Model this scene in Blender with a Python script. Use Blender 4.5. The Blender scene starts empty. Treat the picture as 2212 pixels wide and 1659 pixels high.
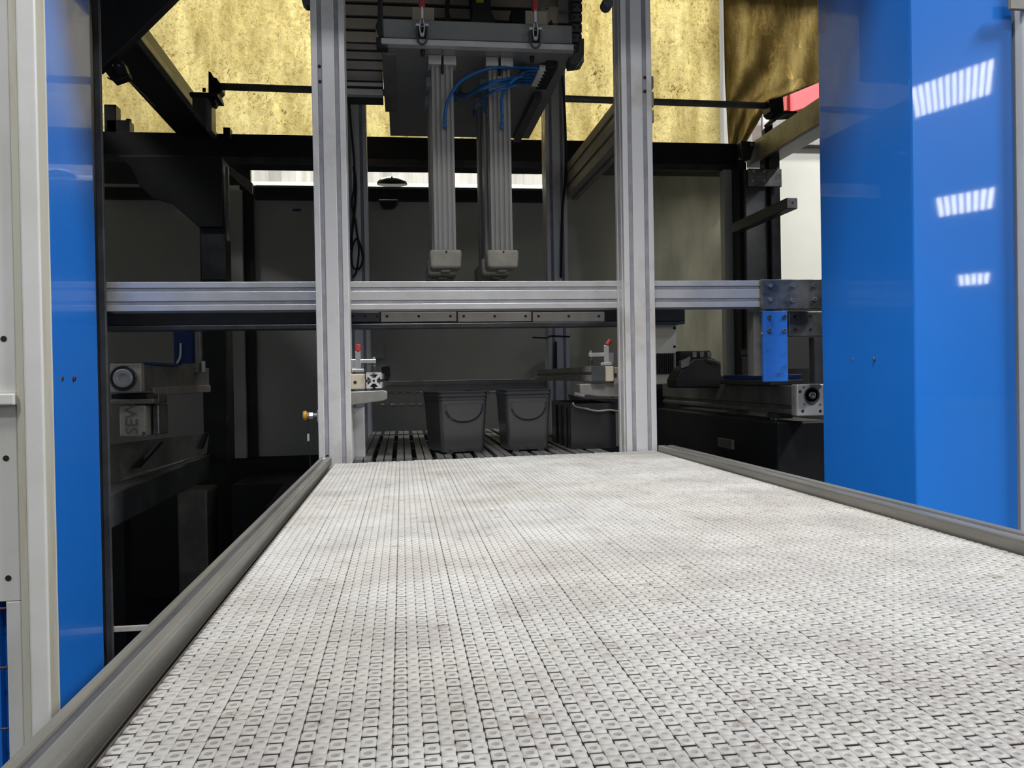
import bpy, bmesh, math, random
import numpy as np
from mathutils import Vector, Matrix
random.seed(7); rng = np.random.default_rng(7)
PI = math.pi
C = bpy.context.scene.collection
S = bpy.context.scene
# ------------------------------------------------------------------ camera
IW, IH, F = 2212.0, 1659.0, 1815.0
CAM = Vector((0, 0, 0.985))
yaw, pitch, roll = math.radians(7.45), math.radians(-0.507), math.radians(-1.0)
fw = Vector((math.sin(yaw)*math.cos(pitch), math.cos(yaw)*math.cos(pitch), math.sin(pitch)))
r_ = Vector((math.cos(yaw), -math.sin(yaw), 0)); u_ = r_.cross(fw)
rt = math.cos(roll)*r_ + math.sin(roll)*u_; up = -math.sin(roll)*r_ + math.cos(roll)*u_
cd = bpy.data.cameras.new('camera'); cam = bpy.data.objects.new('camera', cd); C.objects.link(cam)
cd.sensor_width = 36; cd.lens = F/IW*36; cd.clip_start = 0.02
cam.matrix_world = Matrix(((rt.x, up.x, -fw.x, CAM.x), (rt.y, up.y, -fw.y, CAM.y), (rt.z, up.z, -fw.z, CAM.z), (0, 0, 0, 1)))
S.camera = cam
def ray(px, py): return rt*((px-IW/2)/F) - up*((py-IH/2)/F) + fw
def P(px, py, Y):                      # measured photo point -> place in the hall at depth Y
    d = ray(px, py); return CAM + d*(Y/d.y)
# ------------------------------------------------------------------ world, lights, exposure
S.view_settings.view_transform = 'Standard'; S.view_settings.look = 'None'
S.view_settings.gamma = 1; S.view_settings.use_curve_mapping = False; S.view_settings.exposure = 0.0
wd = bpy.data.worlds.new('world'); S.world = wd; wd.use_nodes = True
wb = wd.node_tree.nodes['Background']; wb.inputs[0].default_value = (0.86, 0.93, 1.0, 1); wb.inputs[1].default_value = 0.21
def area(name, loc, tgt, sx, sy, power, col=(1, 1, 1)):
    l = bpy.data.lights.new(name, 'AREA'); l.shape = 'RECTANGLE'; l.size = sx; l.size_y = sy; l.energy = power; l.color = col
    o = bpy.data.objects.new(name, l); C.objects.link(o); o.location = loc
    o.rotation_euler = (Vector(tgt)-Vector(loc)).to_track_quat('-Z', 'Y').to_euler(); return o
area('hall_lamp_behind', (0.0, -1.35, 5.2), (0.0, 1.2, 0.6), 2.0, 0.25, 72, (0.95, 0.96, 1.0))
area('added_lamp_left', (-4.0, 0.2, 5.2), (0.8, 1.6, 0.9), 0.8, 0.25, 150, (0.97, 0.98, 1.0))  # added to light the right blue panel, placed to meet its shadow edge
area('added_lamp_right', (4.3, 0.2, 5.0), (-0.4, 1.6, 0.9), 0.8, 0.25, 290, (0.97, 0.98, 1.0))  # added to brighten the left blue panel
sl = bpy.data.lights.new('added_belt_spot', 'SPOT'); sl.energy = 780; sl.spot_size = math.radians(30); sl.spot_blend = 1.0; sl.shadow_soft_size = 0.12; sl.color = (1.0, 0.985, 0.95)  # added soft spot that shapes the brightness along the belt
so = bpy.data.objects.new('added_belt_spot', sl); C.objects.link(so); so.location = (-0.2, -0.4, 4.7); so.rotation_euler = (Vector((0.35, 1.3, 0.75))-so.location).to_track_quat('-Z', 'Y').to_euler()
area('rear_hall_lamp', (0.3, 6.2, 4.6), (0.3, 4.0, 2.3), 3.6, 0.8, 350, (1.0, 0.98, 0.93))
area('added_partition_lamp', (3.4, 2.6, 5.0), (2.6, 4.4, 1.2), 1.5, 0.4, 120, (1.0, 0.98, 0.92))  # added lamp that brightens the white partition

# ------------------------------------------------------------------ materials
def mat(name, col, rough=0.5, metal=0.0, var=0.0, vscale=20, col2=None, bump=0.0, bscale=200, spec=0.5, coat=0.0, emit=None, stretch=None, trans=0.0, th=(0.35, 0.7)):
    m = bpy.data.materials.new(name); m.use_nodes = True; nt = m.node_tree; b = nt.nodes['Principled BSDF']
    b.inputs['Roughness'].default_value = rough; b.inputs['Metallic'].default_value = metal
    b.inputs['Specular IOR Level'].default_value = spec; b.inputs['Coat Weight'].default_value = coat; b.inputs['Coat Roughness'].default_value = 0.03
    b.inputs['Base Color'].default_value = (*col, 1)
    tc = nt.nodes.new('ShaderNodeTexCoord'); mp = nt.nodes.new('ShaderNodeMapping'); nt.links.new(tc.outputs['Object'], mp.inputs[0])
    if stretch: mp.inputs['Scale'].default_value = stretch
    if var or col2:
        n = nt.nodes.new('ShaderNodeTexNoise'); n.inputs['Scale'].default_value = vscale; n.inputs['Detail'].default_value = 8; n.inputs['Roughness'].default_value = 0.65
        nt.links.new(mp.outputs[0], n.inputs['Vector'])
        rp = nt.nodes.new('ShaderNodeValToRGB'); rp.color_ramp.elements[0].position = th[0]; rp.color_ramp.elements[1].position = th[1]
        c2 = col2 if col2 else tuple(max(0, c*(1-var)) for c in col)
        rp.color_ramp.elements[0].color = (*c2, 1); rp.color_ramp.elements[1].color = (*col, 1)
        nt.links.new(n.outputs[0], rp.inputs[0]); nt.links.new(rp.outputs[0], b.inputs['Base Color'])
    if bump:
        n2 = nt.nodes.new('ShaderNodeTexNoise'); n2.inputs['Scale'].default_value = bscale; n2.inputs['Detail'].default_value = 3
        nt.links.new(mp.outputs[0], n2.inputs['Vector'])
        bp = nt.nodes.new('ShaderNodeBump'); bp.inputs['Strength'].default_value = bump; bp.inputs['Distance'].default_value = 0.002
        nt.links.new(n2.outputs[0], bp.inputs['Height']); nt.links.new(bp.outputs[0], b.inputs['Normal'])
    if emit: b.inputs['Emission Color'].default_value = (*emit[0], 1); b.inputs['Emission Strength'].default_value = emit[1]
    return m
M = {}
M['belt'] = mat('white_belt_plastic', (0.385, 0.38, 0.36), 0.5, var=0.22, vscale=9, th=(0.3, 0.62), bump=0.15, bscale=400)
def soil(m):                           # stains and specks of dirt with their own shape
    nt = m.node_tree; b = nt.nodes['Principled BSDF']; src = b.inputs['Base Color'].links[0].from_socket
    tc = nt.nodes.new('ShaderNodeTexCoord')
    for sc_, det, p0, c0, p1, c1 in ((55, 4, 0.30, (0.74, 0.69, 0.64), 0.40, (1, 1, 1)), (4.5, 6, 0.36, (0.92, 0.89, 0.86), 0.60, (1, 1, 1)), (13, 8, 0.34, (0.89, 0.87, 0.89), 0.55, (1, 1, 1)), (170, 2, 0.24, (0.35, 0.28, 0.25), 0.29, (1, 1, 1))):
        n = nt.nodes.new('ShaderNodeTexNoise'); n.inputs['Scale'].default_value = sc_; n.inputs['Detail'].default_value = det; nt.links.new(tc.outputs['Object'], n.inputs['Vector'])
        r = nt.nodes.new('ShaderNodeValToRGB'); e = r.color_ramp.elements; e[0].position = p0; e[1].position = p1; e[0].color = (*c0, 1); e[1].color = (*c1, 1); nt.links.new(n.outputs[0], r.inputs[0])
        x = nt.nodes.new('ShaderNodeMix'); x.data_type = 'RGBA'; x.blend_type = 'MULTIPLY'; x.inputs[0].default_value = 1; nt.links.new(src, x.inputs[6]); nt.links.new(r.outputs[0], x.inputs[7]); src = x.outputs[2]
    nt.links.new(src, b.inputs['Base Color'])
soil(M['belt'])
M['belt2'] = mat('scuffed_belt_plastic', (0.74, 0.73, 0.71), 0.5, var=0.35, vscale=60)
M['grime_shade'] = mat('belt_grime_and_shade', (0.235, 0.22, 0.205), 0.6, var=0.35, vscale=12)  # grime grey that also paints in shading of the curved teeth
M['gap'] = mat('belt_gap_dark', (0.075, 0.06, 0.055), 0.8)  # dark brown for the belt underside and joint walls
M['alu'] = mat('anodised_aluminium', (0.74, 0.73, 0.735), 0.38, 0.5, var=0.16, vscale=14, bump=0.05, bscale=300, col2=(0.62, 0.61, 0.60))
M['alu_post'] = mat('stained_aluminium', (0.74, 0.72, 0.71), 0.4, 0.42, vscale=5, col2=(0.54, 0.49, 0.42), th=(0.3, 0.48), bump=0.05, bscale=300)
M['alu_column'] = mat('grey_column_aluminium', (0.43, 0.415, 0.395), 0.42, 0.4, vscale=12, col2=(0.34, 0.33, 0.31), stretch=(1, 1, 0.1))
M['cast_grey'] = mat('pale_cast_housing', (0.52, 0.50, 0.43), 0.45, 0.2, vscale=14, col2=(0.36, 0.34, 0.29))
M['alu_rail'] = mat('worn_rail_aluminium', (0.31, 0.30, 0.265), 0.38, 0.6, vscale=30, col2=(0.17, 0.165, 0.145), bump=0.08, bscale=200, stretch=(1, 0.08, 1))
M['alu_dull'] = mat('dull_aluminium', (0.40, 0.38, 0.34), 0.5, 0.35, vscale=10, col2=(0.28, 0.26, 0.23))
M['slat'] = mat('dull_steel_slat', (0.24, 0.24, 0.235), 0.38, 0.5, vscale=9, col2=(0.12, 0.12, 0.118))
M['slot'] = mat('grey_slot_cover', (0.36, 0.36, 0.385), 0.5, 0.2, var=0.3, vscale=25)
M['steel_black'] = mat('black_painted_steel', (0.022, 0.022, 0.024), 0.42, var=0.4, vscale=10, spec=0.4)
M['steel_dark'] = mat('dark_grey_steel', (0.10, 0.105, 0.11), 0.3, 0.3, vscale=15, col2=(0.055, 0.057, 0.06), spec=0.5)
M['steel_worn'] = mat('worn_steel_plate', (0.34, 0.33, 0.31), 0.36, 0.75, vscale=18, col2=(0.10, 0.10, 0.095), th=(0.32, 0.66), bump=0.1)
M['steel_mid'] = mat('grey_machine_steel', (0.30, 0.29, 0.27), 0.45, 0.4, vscale=12, col2=(0.18, 0.175, 0.16))
M['blue'] = mat('glossy_blue_paint', (0.016, 0.19, 0.70), 0.3, 0.0, bump=0.018, bscale=130, coat=0.35, spec=0.25, col2=(0.014, 0.18, 0.67), vscale=3)
M['blue_worn'] = mat('worn_blue_paint', (0.03, 0.17, 0.62), 0.35, 0.0, vscale=22, col2=(0.035, 0.06, 0.10), th=(0.25, 0.42))
M['navy'] = mat('dark_blue_paint', (0.012, 0.035, 0.16), 0.4)
M['cream'] = mat('cream_enamel', (0.74, 0.73, 0.70), 0.4, vscale=4, col2=(0.64, 0.63, 0.57), th=(0.3, 0.6), bump=0.05, bscale=60)
M['cream_edge'] = mat('worn_cream_edge', (0.56, 0.54, 0.44), 0.5, vscale=14, col2=(0.42, 0.36, 0.25), th=(0.28, 0.5), stretch=(1, 1, 0.15))
M['hole'] = mat('bolt_hole_black', (0.012, 0.012, 0.012), 0.8)
M['rust'] = mat('rusty_screw', (0.10, 0.05, 0.04), 0.6, 0.4)
M['bolt'] = mat('zinc_bolt', (0.6, 0.59, 0.56), 0.25, 0.9)
M['chrome'] = mat('bright_clamp_steel', (0.72, 0.72, 0.71), 0.22, 0.85)
M['wall'] = mat('grey_enclosure_panel', (0.46, 0.46, 0.43), 0.45, vscale=3, col2=(0.41, 0.41, 0.38))
M['wall_white'] = mat('off_white_panel', (0.74, 0.73, 0.65), 0.5, vscale=3, col2=(0.68, 0.67, 0.60))
M['hall_sheet'] = mat('streaked_white_sheet', (0.54, 0.53, 0.50), 0.5, vscale=5, col2=(0.34, 0.33, 0.30), stretch=(3, 1, 0.15))
M['roof'] = mat('roof_grey', (0.12, 0.12, 0.12), 0.7)
M['floor'] = mat('dark_workshop_floor', (0.05, 0.05, 0.052), 0.5, vscale=6, col2=(0.02, 0.02, 0.022))
M['hall_floor'] = mat('hall_concrete', (0.30, 0.30, 0.29), 0.6, var=0.3, vscale=3)
M['line'] = mat('painted_line', (0.66, 0.60, 0.50), 0.6, var=0.3)
M['black'] = mat('glossy_black_plastic', (0.012, 0.012, 0.014), 0.22, spec=0.6, bump=0.03, bscale=60)
M['black_bin'] = mat('black_bin_plastic', (0.036, 0.036, 0.038), 0.2, spec=0.6)
M['rubber'] = mat('black_rubber', (0.015, 0.015, 0.016), 0.6)
M['red'] = mat('red_grip', (0.38, 0.035, 0.03), 0.4, coat=0.2)
M['red_beam'] = mat('red_painted_steel', (0.62, 0.10, 0.11), 0.5)
M['tube'] = mat('blue_air_tube', (0.012, 0.14, 0.42), 0.3, spec=0.5)
M['orange'] = mat('amber_plastic', (0.85, 0.38, 0.02), 0.25, spec=0.6)
M['block'] = mat('beige_gripper_block', (0.42, 0.40, 0.34), 0.6, vscale=30, col2=(0.32, 0.30, 0.25), bump=0.1)
M['ivory'] = mat('ivory_plastic', (0.50, 0.44, 0.34), 0.5, var=0.15, vscale=14)
M['yellow'] = mat('yellow_cable_sleeve', (0.45, 0.50, 0.03), 0.4)
M['plate'] = mat('grey_tool_plate', (0.30, 0.30, 0.295), 0.32, 0.3, vscale=7, col2=(0.25, 0.25, 0.245))
M['white'] = mat('white_label', (0.75, 0.75, 0.72), 0.5)
def sheet(name, c_hi, c_lo, speck, gloss, tr, scr=1.0, fs=0.95):     # stained translucent film: stains, specks, fine scratches
    m = bpy.data.materials.new(name); m.use_nodes = True; nt = m.node_tree; nt.nodes.clear(); N = nt.nodes.new; K = nt.links.new
    tc = N('ShaderNodeTexCoord')
    def noise(scale, st=(1, 1, 1), det=6, rough=0.6, dist=0.0):
        mp = N('ShaderNodeMapping'); mp.inputs['Scale'].default_value = st; K(tc.outputs['Object'], mp.inputs[0])
        n = N('ShaderNodeTexNoise'); n.inputs['Scale'].default_value = scale; n.inputs['Detail'].default_value = det; n.inputs['Roughness'].default_value = rough; n.inputs['Distortion'].default_value = dist
        K(mp.outputs[0], n.inputs['Vector']); return n.outputs[0]
    def ramp(src, p0, c0, p1, c1):
        r = N('ShaderNodeValToRGB'); e = r.color_ramp.elements; e[0].position = p0; e[1].position = p1; e[0].color = (*c0, 1); e[1].color = (*c1, 1); K(src, r.inputs[0]); return r.outputs[0]
    def mix(a, b, fac, mode='MIX'):
        x = N('ShaderNodeMix'); x.data_type = 'RGBA'; x.blend_type = mode
        if isinstance(fac, float): x.inputs[0].default_value = fac
        else: K(fac, x.inputs[0])
        K(a, x.inputs[6]); K(b, x.inputs[7]); return x.outputs[2]
    base = ramp(noise(3.0, (3, 1, 0.7), 8, 0.7), 0.3, c_lo, 0.68, c_hi)
    fine = ramp(noise(70, (1, 1, 1), 4, 0.7, 1.5), 0.30, (0.55, 0.50, 0.42), 0.52, (1, 1, 1))
    base = mix(base, fine, fs, 'MULTIPLY')
    sp = ramp(noise(38, (1, 1, 0.7), 3, 0.5, 2.5), 0.33, speck, 0.39, (1, 1, 1))
    msk = ramp(noise(2.2, (1, 1, 1), 2), 0.4, (0, 0, 0), 0.62, (1, 1, 1))
    base = mix(base, mix(base, sp, 1.0, 'MULTIPLY'), msk)
    v = N('ShaderNodeTexVoronoi'); v.feature = 'DISTANCE_TO_EDGE'; v.inputs['Scale'].default_value = 7
    mp = N('ShaderNodeMapping'); mp.inputs['Scale'].default_value = (1.0, 1, 0.6); K(tc.outputs['Object'], mp.inputs[0])
    nn = N('ShaderNodeTexNoise'); nn.inputs['Scale'].default_value = 4; K(mp.outputs[0], nn.inputs['Vector'])
    ad = N('ShaderNodeVectorMath'); ad.operation = 'ADD'; K(mp.outputs[0], ad.inputs[0]); K(nn.outputs['Color'], ad.inputs[1]); K(ad.outputs[0], v.inputs['Vector'])
    scl = ramp(v.outputs['Distance'], 0.004, (1.5*scr, 1.4*scr, 1.1*scr), 0.012, (1, 1, 1))
    base = mix(base, scl, 0.5, 'MULTIPLY')
    t = N('ShaderNodeBsdfTranslucent'); K(base, t.inputs[0])
    d = N('ShaderNodeBsdfPrincipled'); K(base, d.inputs['Base Color']); d.inputs['Roughness'].default_value = gloss
    bp = N('ShaderNodeBump'); bp.inputs['Strength'].default_value = 0.25; bp.inputs['Distance'].default_value = 0.01; K(noise(9, (1, 1, 0.5), 4), bp.inputs['Height']); K(bp.outputs[0], d.inputs['Normal'])
    ms = N('ShaderNodeMixShader'); ms.inputs[0].default_value = tr; K(d.outputs[0], ms.inputs[1]); K(t.outputs[0], ms.inputs[2])
    o = N('ShaderNodeOutputMaterial'); K(ms.outputs[0], o.inputs[0]); return m
M['poly'] = sheet('stained_yellow_polycarbonate', (0.84, 0.79, 0.55), (0.52, 0.46, 0.27), (0.34, 0.28, 0.17), 0.35, 0.85)
M['film'] = sheet('brown_plastic_film', (0.58, 0.51, 0.32), (0.22, 0.175, 0.08), (0.5, 0.42, 0.3), 0.22, 0.75, 1.2, 0.4)
M['curtain'] = sheet('frosted_white_film', (0.55, 0.55, 0.48), (0.40, 0.40, 0.35), (0.9, 0.9, 0.85), 0.3, 0.55, 0.68, 0.12)

# ------------------------------------------------------------------ mesh helpers
def B(): return bmesh.new()
def hexa(bm, a, b):                    # two rings of n points, capped
    n = len(a); va = [bm.verts.new(p) for p in a]; vb = [bm.verts.new(p) for p in b]
    for i in range(n):
        j = (i+1) % n; bm.faces.new((va[i], va[j], vb[j], vb[i]))
    bm.faces.new(va[::-1]); bm.faces.new(vb)
def bx(bm, x0, x1, y0, y1, z0, z1):
    hexa(bm, [(x0, y0, z0), (x1, y0, z0), (x1, y1, z0), (x0, y1, z0)], [(x0, y0, z1), (x1, y0, z1), (x1, y1, z1), (x0, y1, z1)])
def wb_(px0, py0, px1, py1, Y):        # measured rectangle -> x0,x1,z0,z1 at depth Y
    my, mx = (py0+py1)/2, (px0+px1)/2
    return P(px0, my, Y).x, P(px1, my, Y).x, P(mx, py1, Y).z, P(mx, py0, Y).z
def pb(bm, px0, py0, px1, py1, Y, d):
    x0, x1, z0, z1 = wb_(px0, py0, px1, py1, Y); bx(bm, x0, x1, Y, Y+d, z0, z1)
def prism(bm, pts, Y, d):              # outline measured at depth Y, thickness d away from the viewer
    a = [P(x, y, Y) for x, y in pts]; hexa(bm, a, [(p.x, p.y+d, p.z) for p in a])
AX = {'x': (Vector((0, 1, 0)), Vector((0, 0, 1)), Vector((1, 0, 0))), 'y': (Vector((1, 0, 0)), Vector((0, 0, 1)), Vector((0, 1, 0))), 'z': (Vector((1, 0, 0)), Vector((0, 1, 0)), Vector((0, 0, 1)))}
def lathe(bm, c, axis, prof, n=20, sx=1):   # prof: (radius, offset along axis)
    u, v, w = AX[axis]; c = Vector(c); rings = []
    for r, h in prof:
        rings.append([bm.verts.new(c + w*h*sx + (u*math.cos(2*PI*i/n) + v*math.sin(2*PI*i/n))*max(r, 1e-5)) for i in range(n)])
    for a, b in zip(rings, rings[1:]):
        for i in range(n):
            j = (i+1) % n; bm.faces.new((a[i], a[j], b[j], b[i]))
    bm.faces.new(rings[0][::-1]); bm.faces.new(rings[-1])
def cyl(bm, c, axis, r, h, n=20): lathe(bm, c, axis, [(r, 0), (r, h)], n)
def tube(bm, pts, r, n=8, sub=6):
    pts = [Vector(p) for p in pts]
    if len(pts) > 2 and sub > 1:
        q = [2*pts[0]-pts[1]] + pts + [2*pts[-1]-pts[-2]]; o = []
        for i in range(1, len(q)-2):
            for k in range(sub):
                t = k/sub; a, b, c, d = q[i-1], q[i], q[i+1], q[i+2]
                o.append(0.5*((2*b) + (c-a)*t + (2*a-5*b+4*c-d)*t*t + (3*b-a-3*c+d)*t**3))
        o.append(pts[-1]); pts = o
    rings = []; nrm = None
    for i, p in enumerate(pts):
        t = (pts[min(i+1, len(pts)-1)] - pts[max(i-1, 0)]).normalized()
        if nrm is None: nrm = t.orthogonal().normalized()
        nrm = (nrm - t*nrm.dot(t)).normalized(); bn = t.cross(nrm)
        rings.append([bm.verts.new(p + (nrm*math.cos(2*PI*k/n) + bn*math.sin(2*PI*k/n))*r) for k in range(n)])
    for a, b in zip(rings, rings[1:]):
        for i in range(n):
            j = (i+1) % n; bm.faces.new((a[i], a[j], b[j], b[i]))
    bm.faces.new(rings[0][::-1]); bm.faces.new(rings[-1])
def slotted(bm, u0, u1, v0, v1, a0, a1, axis, su=(), sv=(), g=0.005, d=0.006):
    """extruded profile; su: groove centres (fractions) on the two u-running faces, sv on the two v-running faces"""
    pts = []
    L, H = u1-u0, v1-v0
    for f in su: s = u0+f*L; pts += [(s-g, v0), (s-g, v0+d), (s+g, v0+d), (s+g, v0)]
    lo = [(u0, v0)] + pts + [(u1, v0)]
    rr = []
    for f in sv: s = v0+f*H; rr += [(u1, s-g), (u1-d, s-g), (u1-d, s+g), (u1, s+g)]
    tt = []
    for f in sorted(su, reverse=True): s = u0+f*L; tt += [(s+g, v1), (s+g, v1-d), (s-g, v1-d), (s-g, v1)]
    ll = []
    for f in sorted(sv, reverse=True): s = v0+f*H; ll += [(u0, s+g), (u0+d, s+g), (u0+d, s-g), (u0, s-g)]
    ring = lo + rr + [(u1, v1)] + tt + [(u0, v1)] + ll
    f = {'z': lambda u, v, a: (u, v, a), 'x': lambda u, v, a: (a, u, v), 'y': lambda u, v, a: (u, a, v)}[axis]
    hexa(bm, [f(u, v, a0) for u, v in ring], [f(u, v, a1) for u, v in ring])
def obj(name, bm, m, parent=None, bevel=0.0, smooth=False, seg=2):
    bmesh.ops.recalc_face_normals(bm, faces=bm.faces)
    me = bpy.data.meshes.new(name); bm.to_mesh(me); bm.free()
    for k in (m if isinstance(m, list) else [m]): me.materials.append(M[k])
    if smooth:
        for p in me.polygons: p.use_smooth = True
    o = bpy.data.objects.new(name, me); C.objects.link(o)
    if parent: o.parent = parent; o.matrix_parent_inverse = parent.matrix_world.inverted() if parent.type != 'EMPTY' else Matrix.Translation(-parent.location)
    if bevel:
        b = o.modifiers.new('bevel', 'BEVEL'); b.width = bevel; b.segments = seg; b.limit_method = 'ANGLE'; b.angle_limit = math.radians(40)
    if smooth:
        pass
    return o
def tag(o, label, cat, group=None, kind=None):
    o['label'] = label; o['category'] = cat
    if group: o['group'] = group
    if kind: o['kind'] = kind
    return o
def thing(name, label, cat, loc=(0, 0, 0), group=None):
    o = bpy.data.objects.new(name, None); C.objects.link(o); o.location = loc; o.empty_display_size = 0.05
    return tag(o, label, cat, group)
def struct(name, bm, m, bevel=0.0):
    o = obj(name, bm, m, bevel=bevel); o['kind'] = 'structure'; return o
def bolt(parent, c, r=0.006, h=0.006, axis='y', sx=-1, m='bolt', name='bolt'):
    bm = B(); k = r*0.55
    lathe(bm, c, axis, [(r, 0), (r, h*0.8), (r*0.88, h), (k, h), (k, h*0.45), (k*0.2, h*0.45)], 12, sx)
    return obj(name, bm, m, parent)
def hole(parent, c, r=0.004, axis='y', name='bolt_hole'):
    bm = B(); lathe(bm, c, axis, [(r, 0.001), (r, -0.0006)], 14, 1); return obj(name, bm, 'hole', parent)
def copy_tree(root, loc, label=None):
    r = root.copy(); C.objects.link(r); r.location = loc
    if label: r['label'] = label
    for ch in list(root.children):
        c = ch.copy(); C.objects.link(c); c.parent = r
        for g in list(ch.children):
            d = g.copy(); C.objects.link(d); d.parent = c
    return r
BELT_Z = 0.80
HB = CAM.z - BELT_Z
def onz(px, py, z):
    d = ray(px, py); return CAM + d*((z-CAM.z)/d.z)
XL = sum(onz(x, y, BELT_Z).x for x, y in ((720, 1004), (476, 1302), (179, 1659)))/3
XR = sum(onz(x, y, BELT_Z).x for x, y in ((1407, 968), (1848, 1100), (2212, 1201)))/3
YE = 1.95
YP = 1.985
# ------------------------------------------------------------------ setting
YB, YW = 3.6, 4.0                      # rear cross beam, rear enclosure wall
bm = B(); bx(bm, -12, 26, -32, 9, -0.1, 0); struct('floor', bm, 'floor')
bm = B(); bx(bm, -1.9, 2.5, 1.55, 4.12, 2.9, 2.96); struct('ceiling', bm, 'roof')          # roof of the machine cell
bm = B(); bx(bm, -1.9, 2.5, 1.55, 1.63, 2.22, 2.85); struct('trim_1', bm, 'steel_dark')     # header above the opening
bm = B(); bx(bm, -1.96, -1.9, 1.75, 4.35, 0, 2.85); struct('added_wall_left', bm, 'wall')  # unseen side wall, added to keep light out of the cell
bm = B(); bx(bm, 2.5, 2.56, 1.63, 3.1, 0, 2.85); struct('added_wall_right', bm, 'wall')  # unseen partial wall, added to hold back light from the right
# rear enclosure: panels over a black base, white capping on top
zt = P(1000, 406, YW).z; zb = P(600, 985, YW).z
xr_ = P(1345, 600, YW).x
bm = B(); bx(bm, -1.9, P(524, 600, YW).x, YW, YW+0.04, zb, zt); bx(bm, P(552, 600, YW).x, xr_, YW, YW+0.04, zb, zt)
struct('wall_back', bm, 'wall')
bm = B(); bx(bm, P(524, 600, YW).x, P(552, 600, YW).x, YW-0.03, YW+0.03, zb, zt); struct('trim_2', bm, 'steel_black')
bm = B(); bx(bm, P(553, 400, YW).x, P(1178, 400, YW).x, YW-0.01, YW+0.05, zt, P(900, 407, YW).z+0.002); struct('trim_3', bm, 'steel_dark', 0.003)
bm = B(); bx(bm, P(553, 400, YW).x, P(1178, 400, YW).x, YW-0.025, YW, P(900, 436, YW).z, P(900, 411, YW).z); struct('trim_4', bm, 'steel_black')
bm = B(); bx(bm, -1.9, 2.2, YW+0.02, YW+0.3, 0, zb); struct('baseboard_back', bm, 'steel_black')
bm = B(); bx(bm, -1.9, P(541, 380, YW+0.1).x, YW+0.1, YW+0.13, P(300, 398, YW+0.1).z, P(300, 350, YW+0.1).z); struct('trim_9', bm, 'steel_black')
bm = B(); bx(bm, P(1227, 380, YW).x, P(1350, 380, YW).x, YW, YW+0.04, zt, P(1290, 330, YW).z); struct('wall_back_upper', bm, 'wall')
bm = B(); bx(bm, P(1345, 850, YW).x, P(1800, 850, YW).x, YW, YW+0.04, 0, P(1500, 800, YW).z); struct('baseboard_right', bm, 'steel_black')
bm = B(); bx(bm, -3, P(1178, 400, 6.85).x, 6.85, 6.94, 0, P(900, 395, 6.85).z); struct('trim_10', bm, 'wall_white', 0.02)
# hall wall of profiled sheet behind the machine
bm = B(); xs = np.arange(-5, 7.01, 0.11); pr = []
for i, x in enumerate(xs):
    k = i % 4; pr.append((x, 7.0 - (0.045 if k in (1, 2) else 0.0)))
hexa(bm, [(x, y, 0) for x, y in pr] + [(xs[-1], 7.2, 0), (xs[0], 7.2, 0)], [(x, y, 5.5) for x, y in pr] + [(xs[-1], 7.2, 5.5), (xs[0], 7.2, 5.5)])
struct('wall_hall', bm, 'hall_sheet')
# white partition beyond the right side of the cell
bm = B(); bx(bm, P(1688, 500, 4.7).x, P(1900, 500, 4.7).x, 4.7, 4.76, P(1720, 640, 4.7).z, P(1720, 318, 4.7).z); struct('wall_partition', bm, 'wall_white')
bm = B(); bx(bm, P(1640, 500, 4.7).x, P(1900, 500, 4.7).x, 4.7, 4.76, 0, P(1720, 640, 4.7).z-0.001); struct('baseboard_partition', bm, 'hole')
bm = B(); bx(bm, P(1700, 300, 4.66).x, P(1900, 300, 4.66).x, 4.64, 4.76, P(1720, 318, 4.7).z, P(1720, 300, 4.7).z); struct('trim_5', bm, 'steel_mid')
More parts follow.
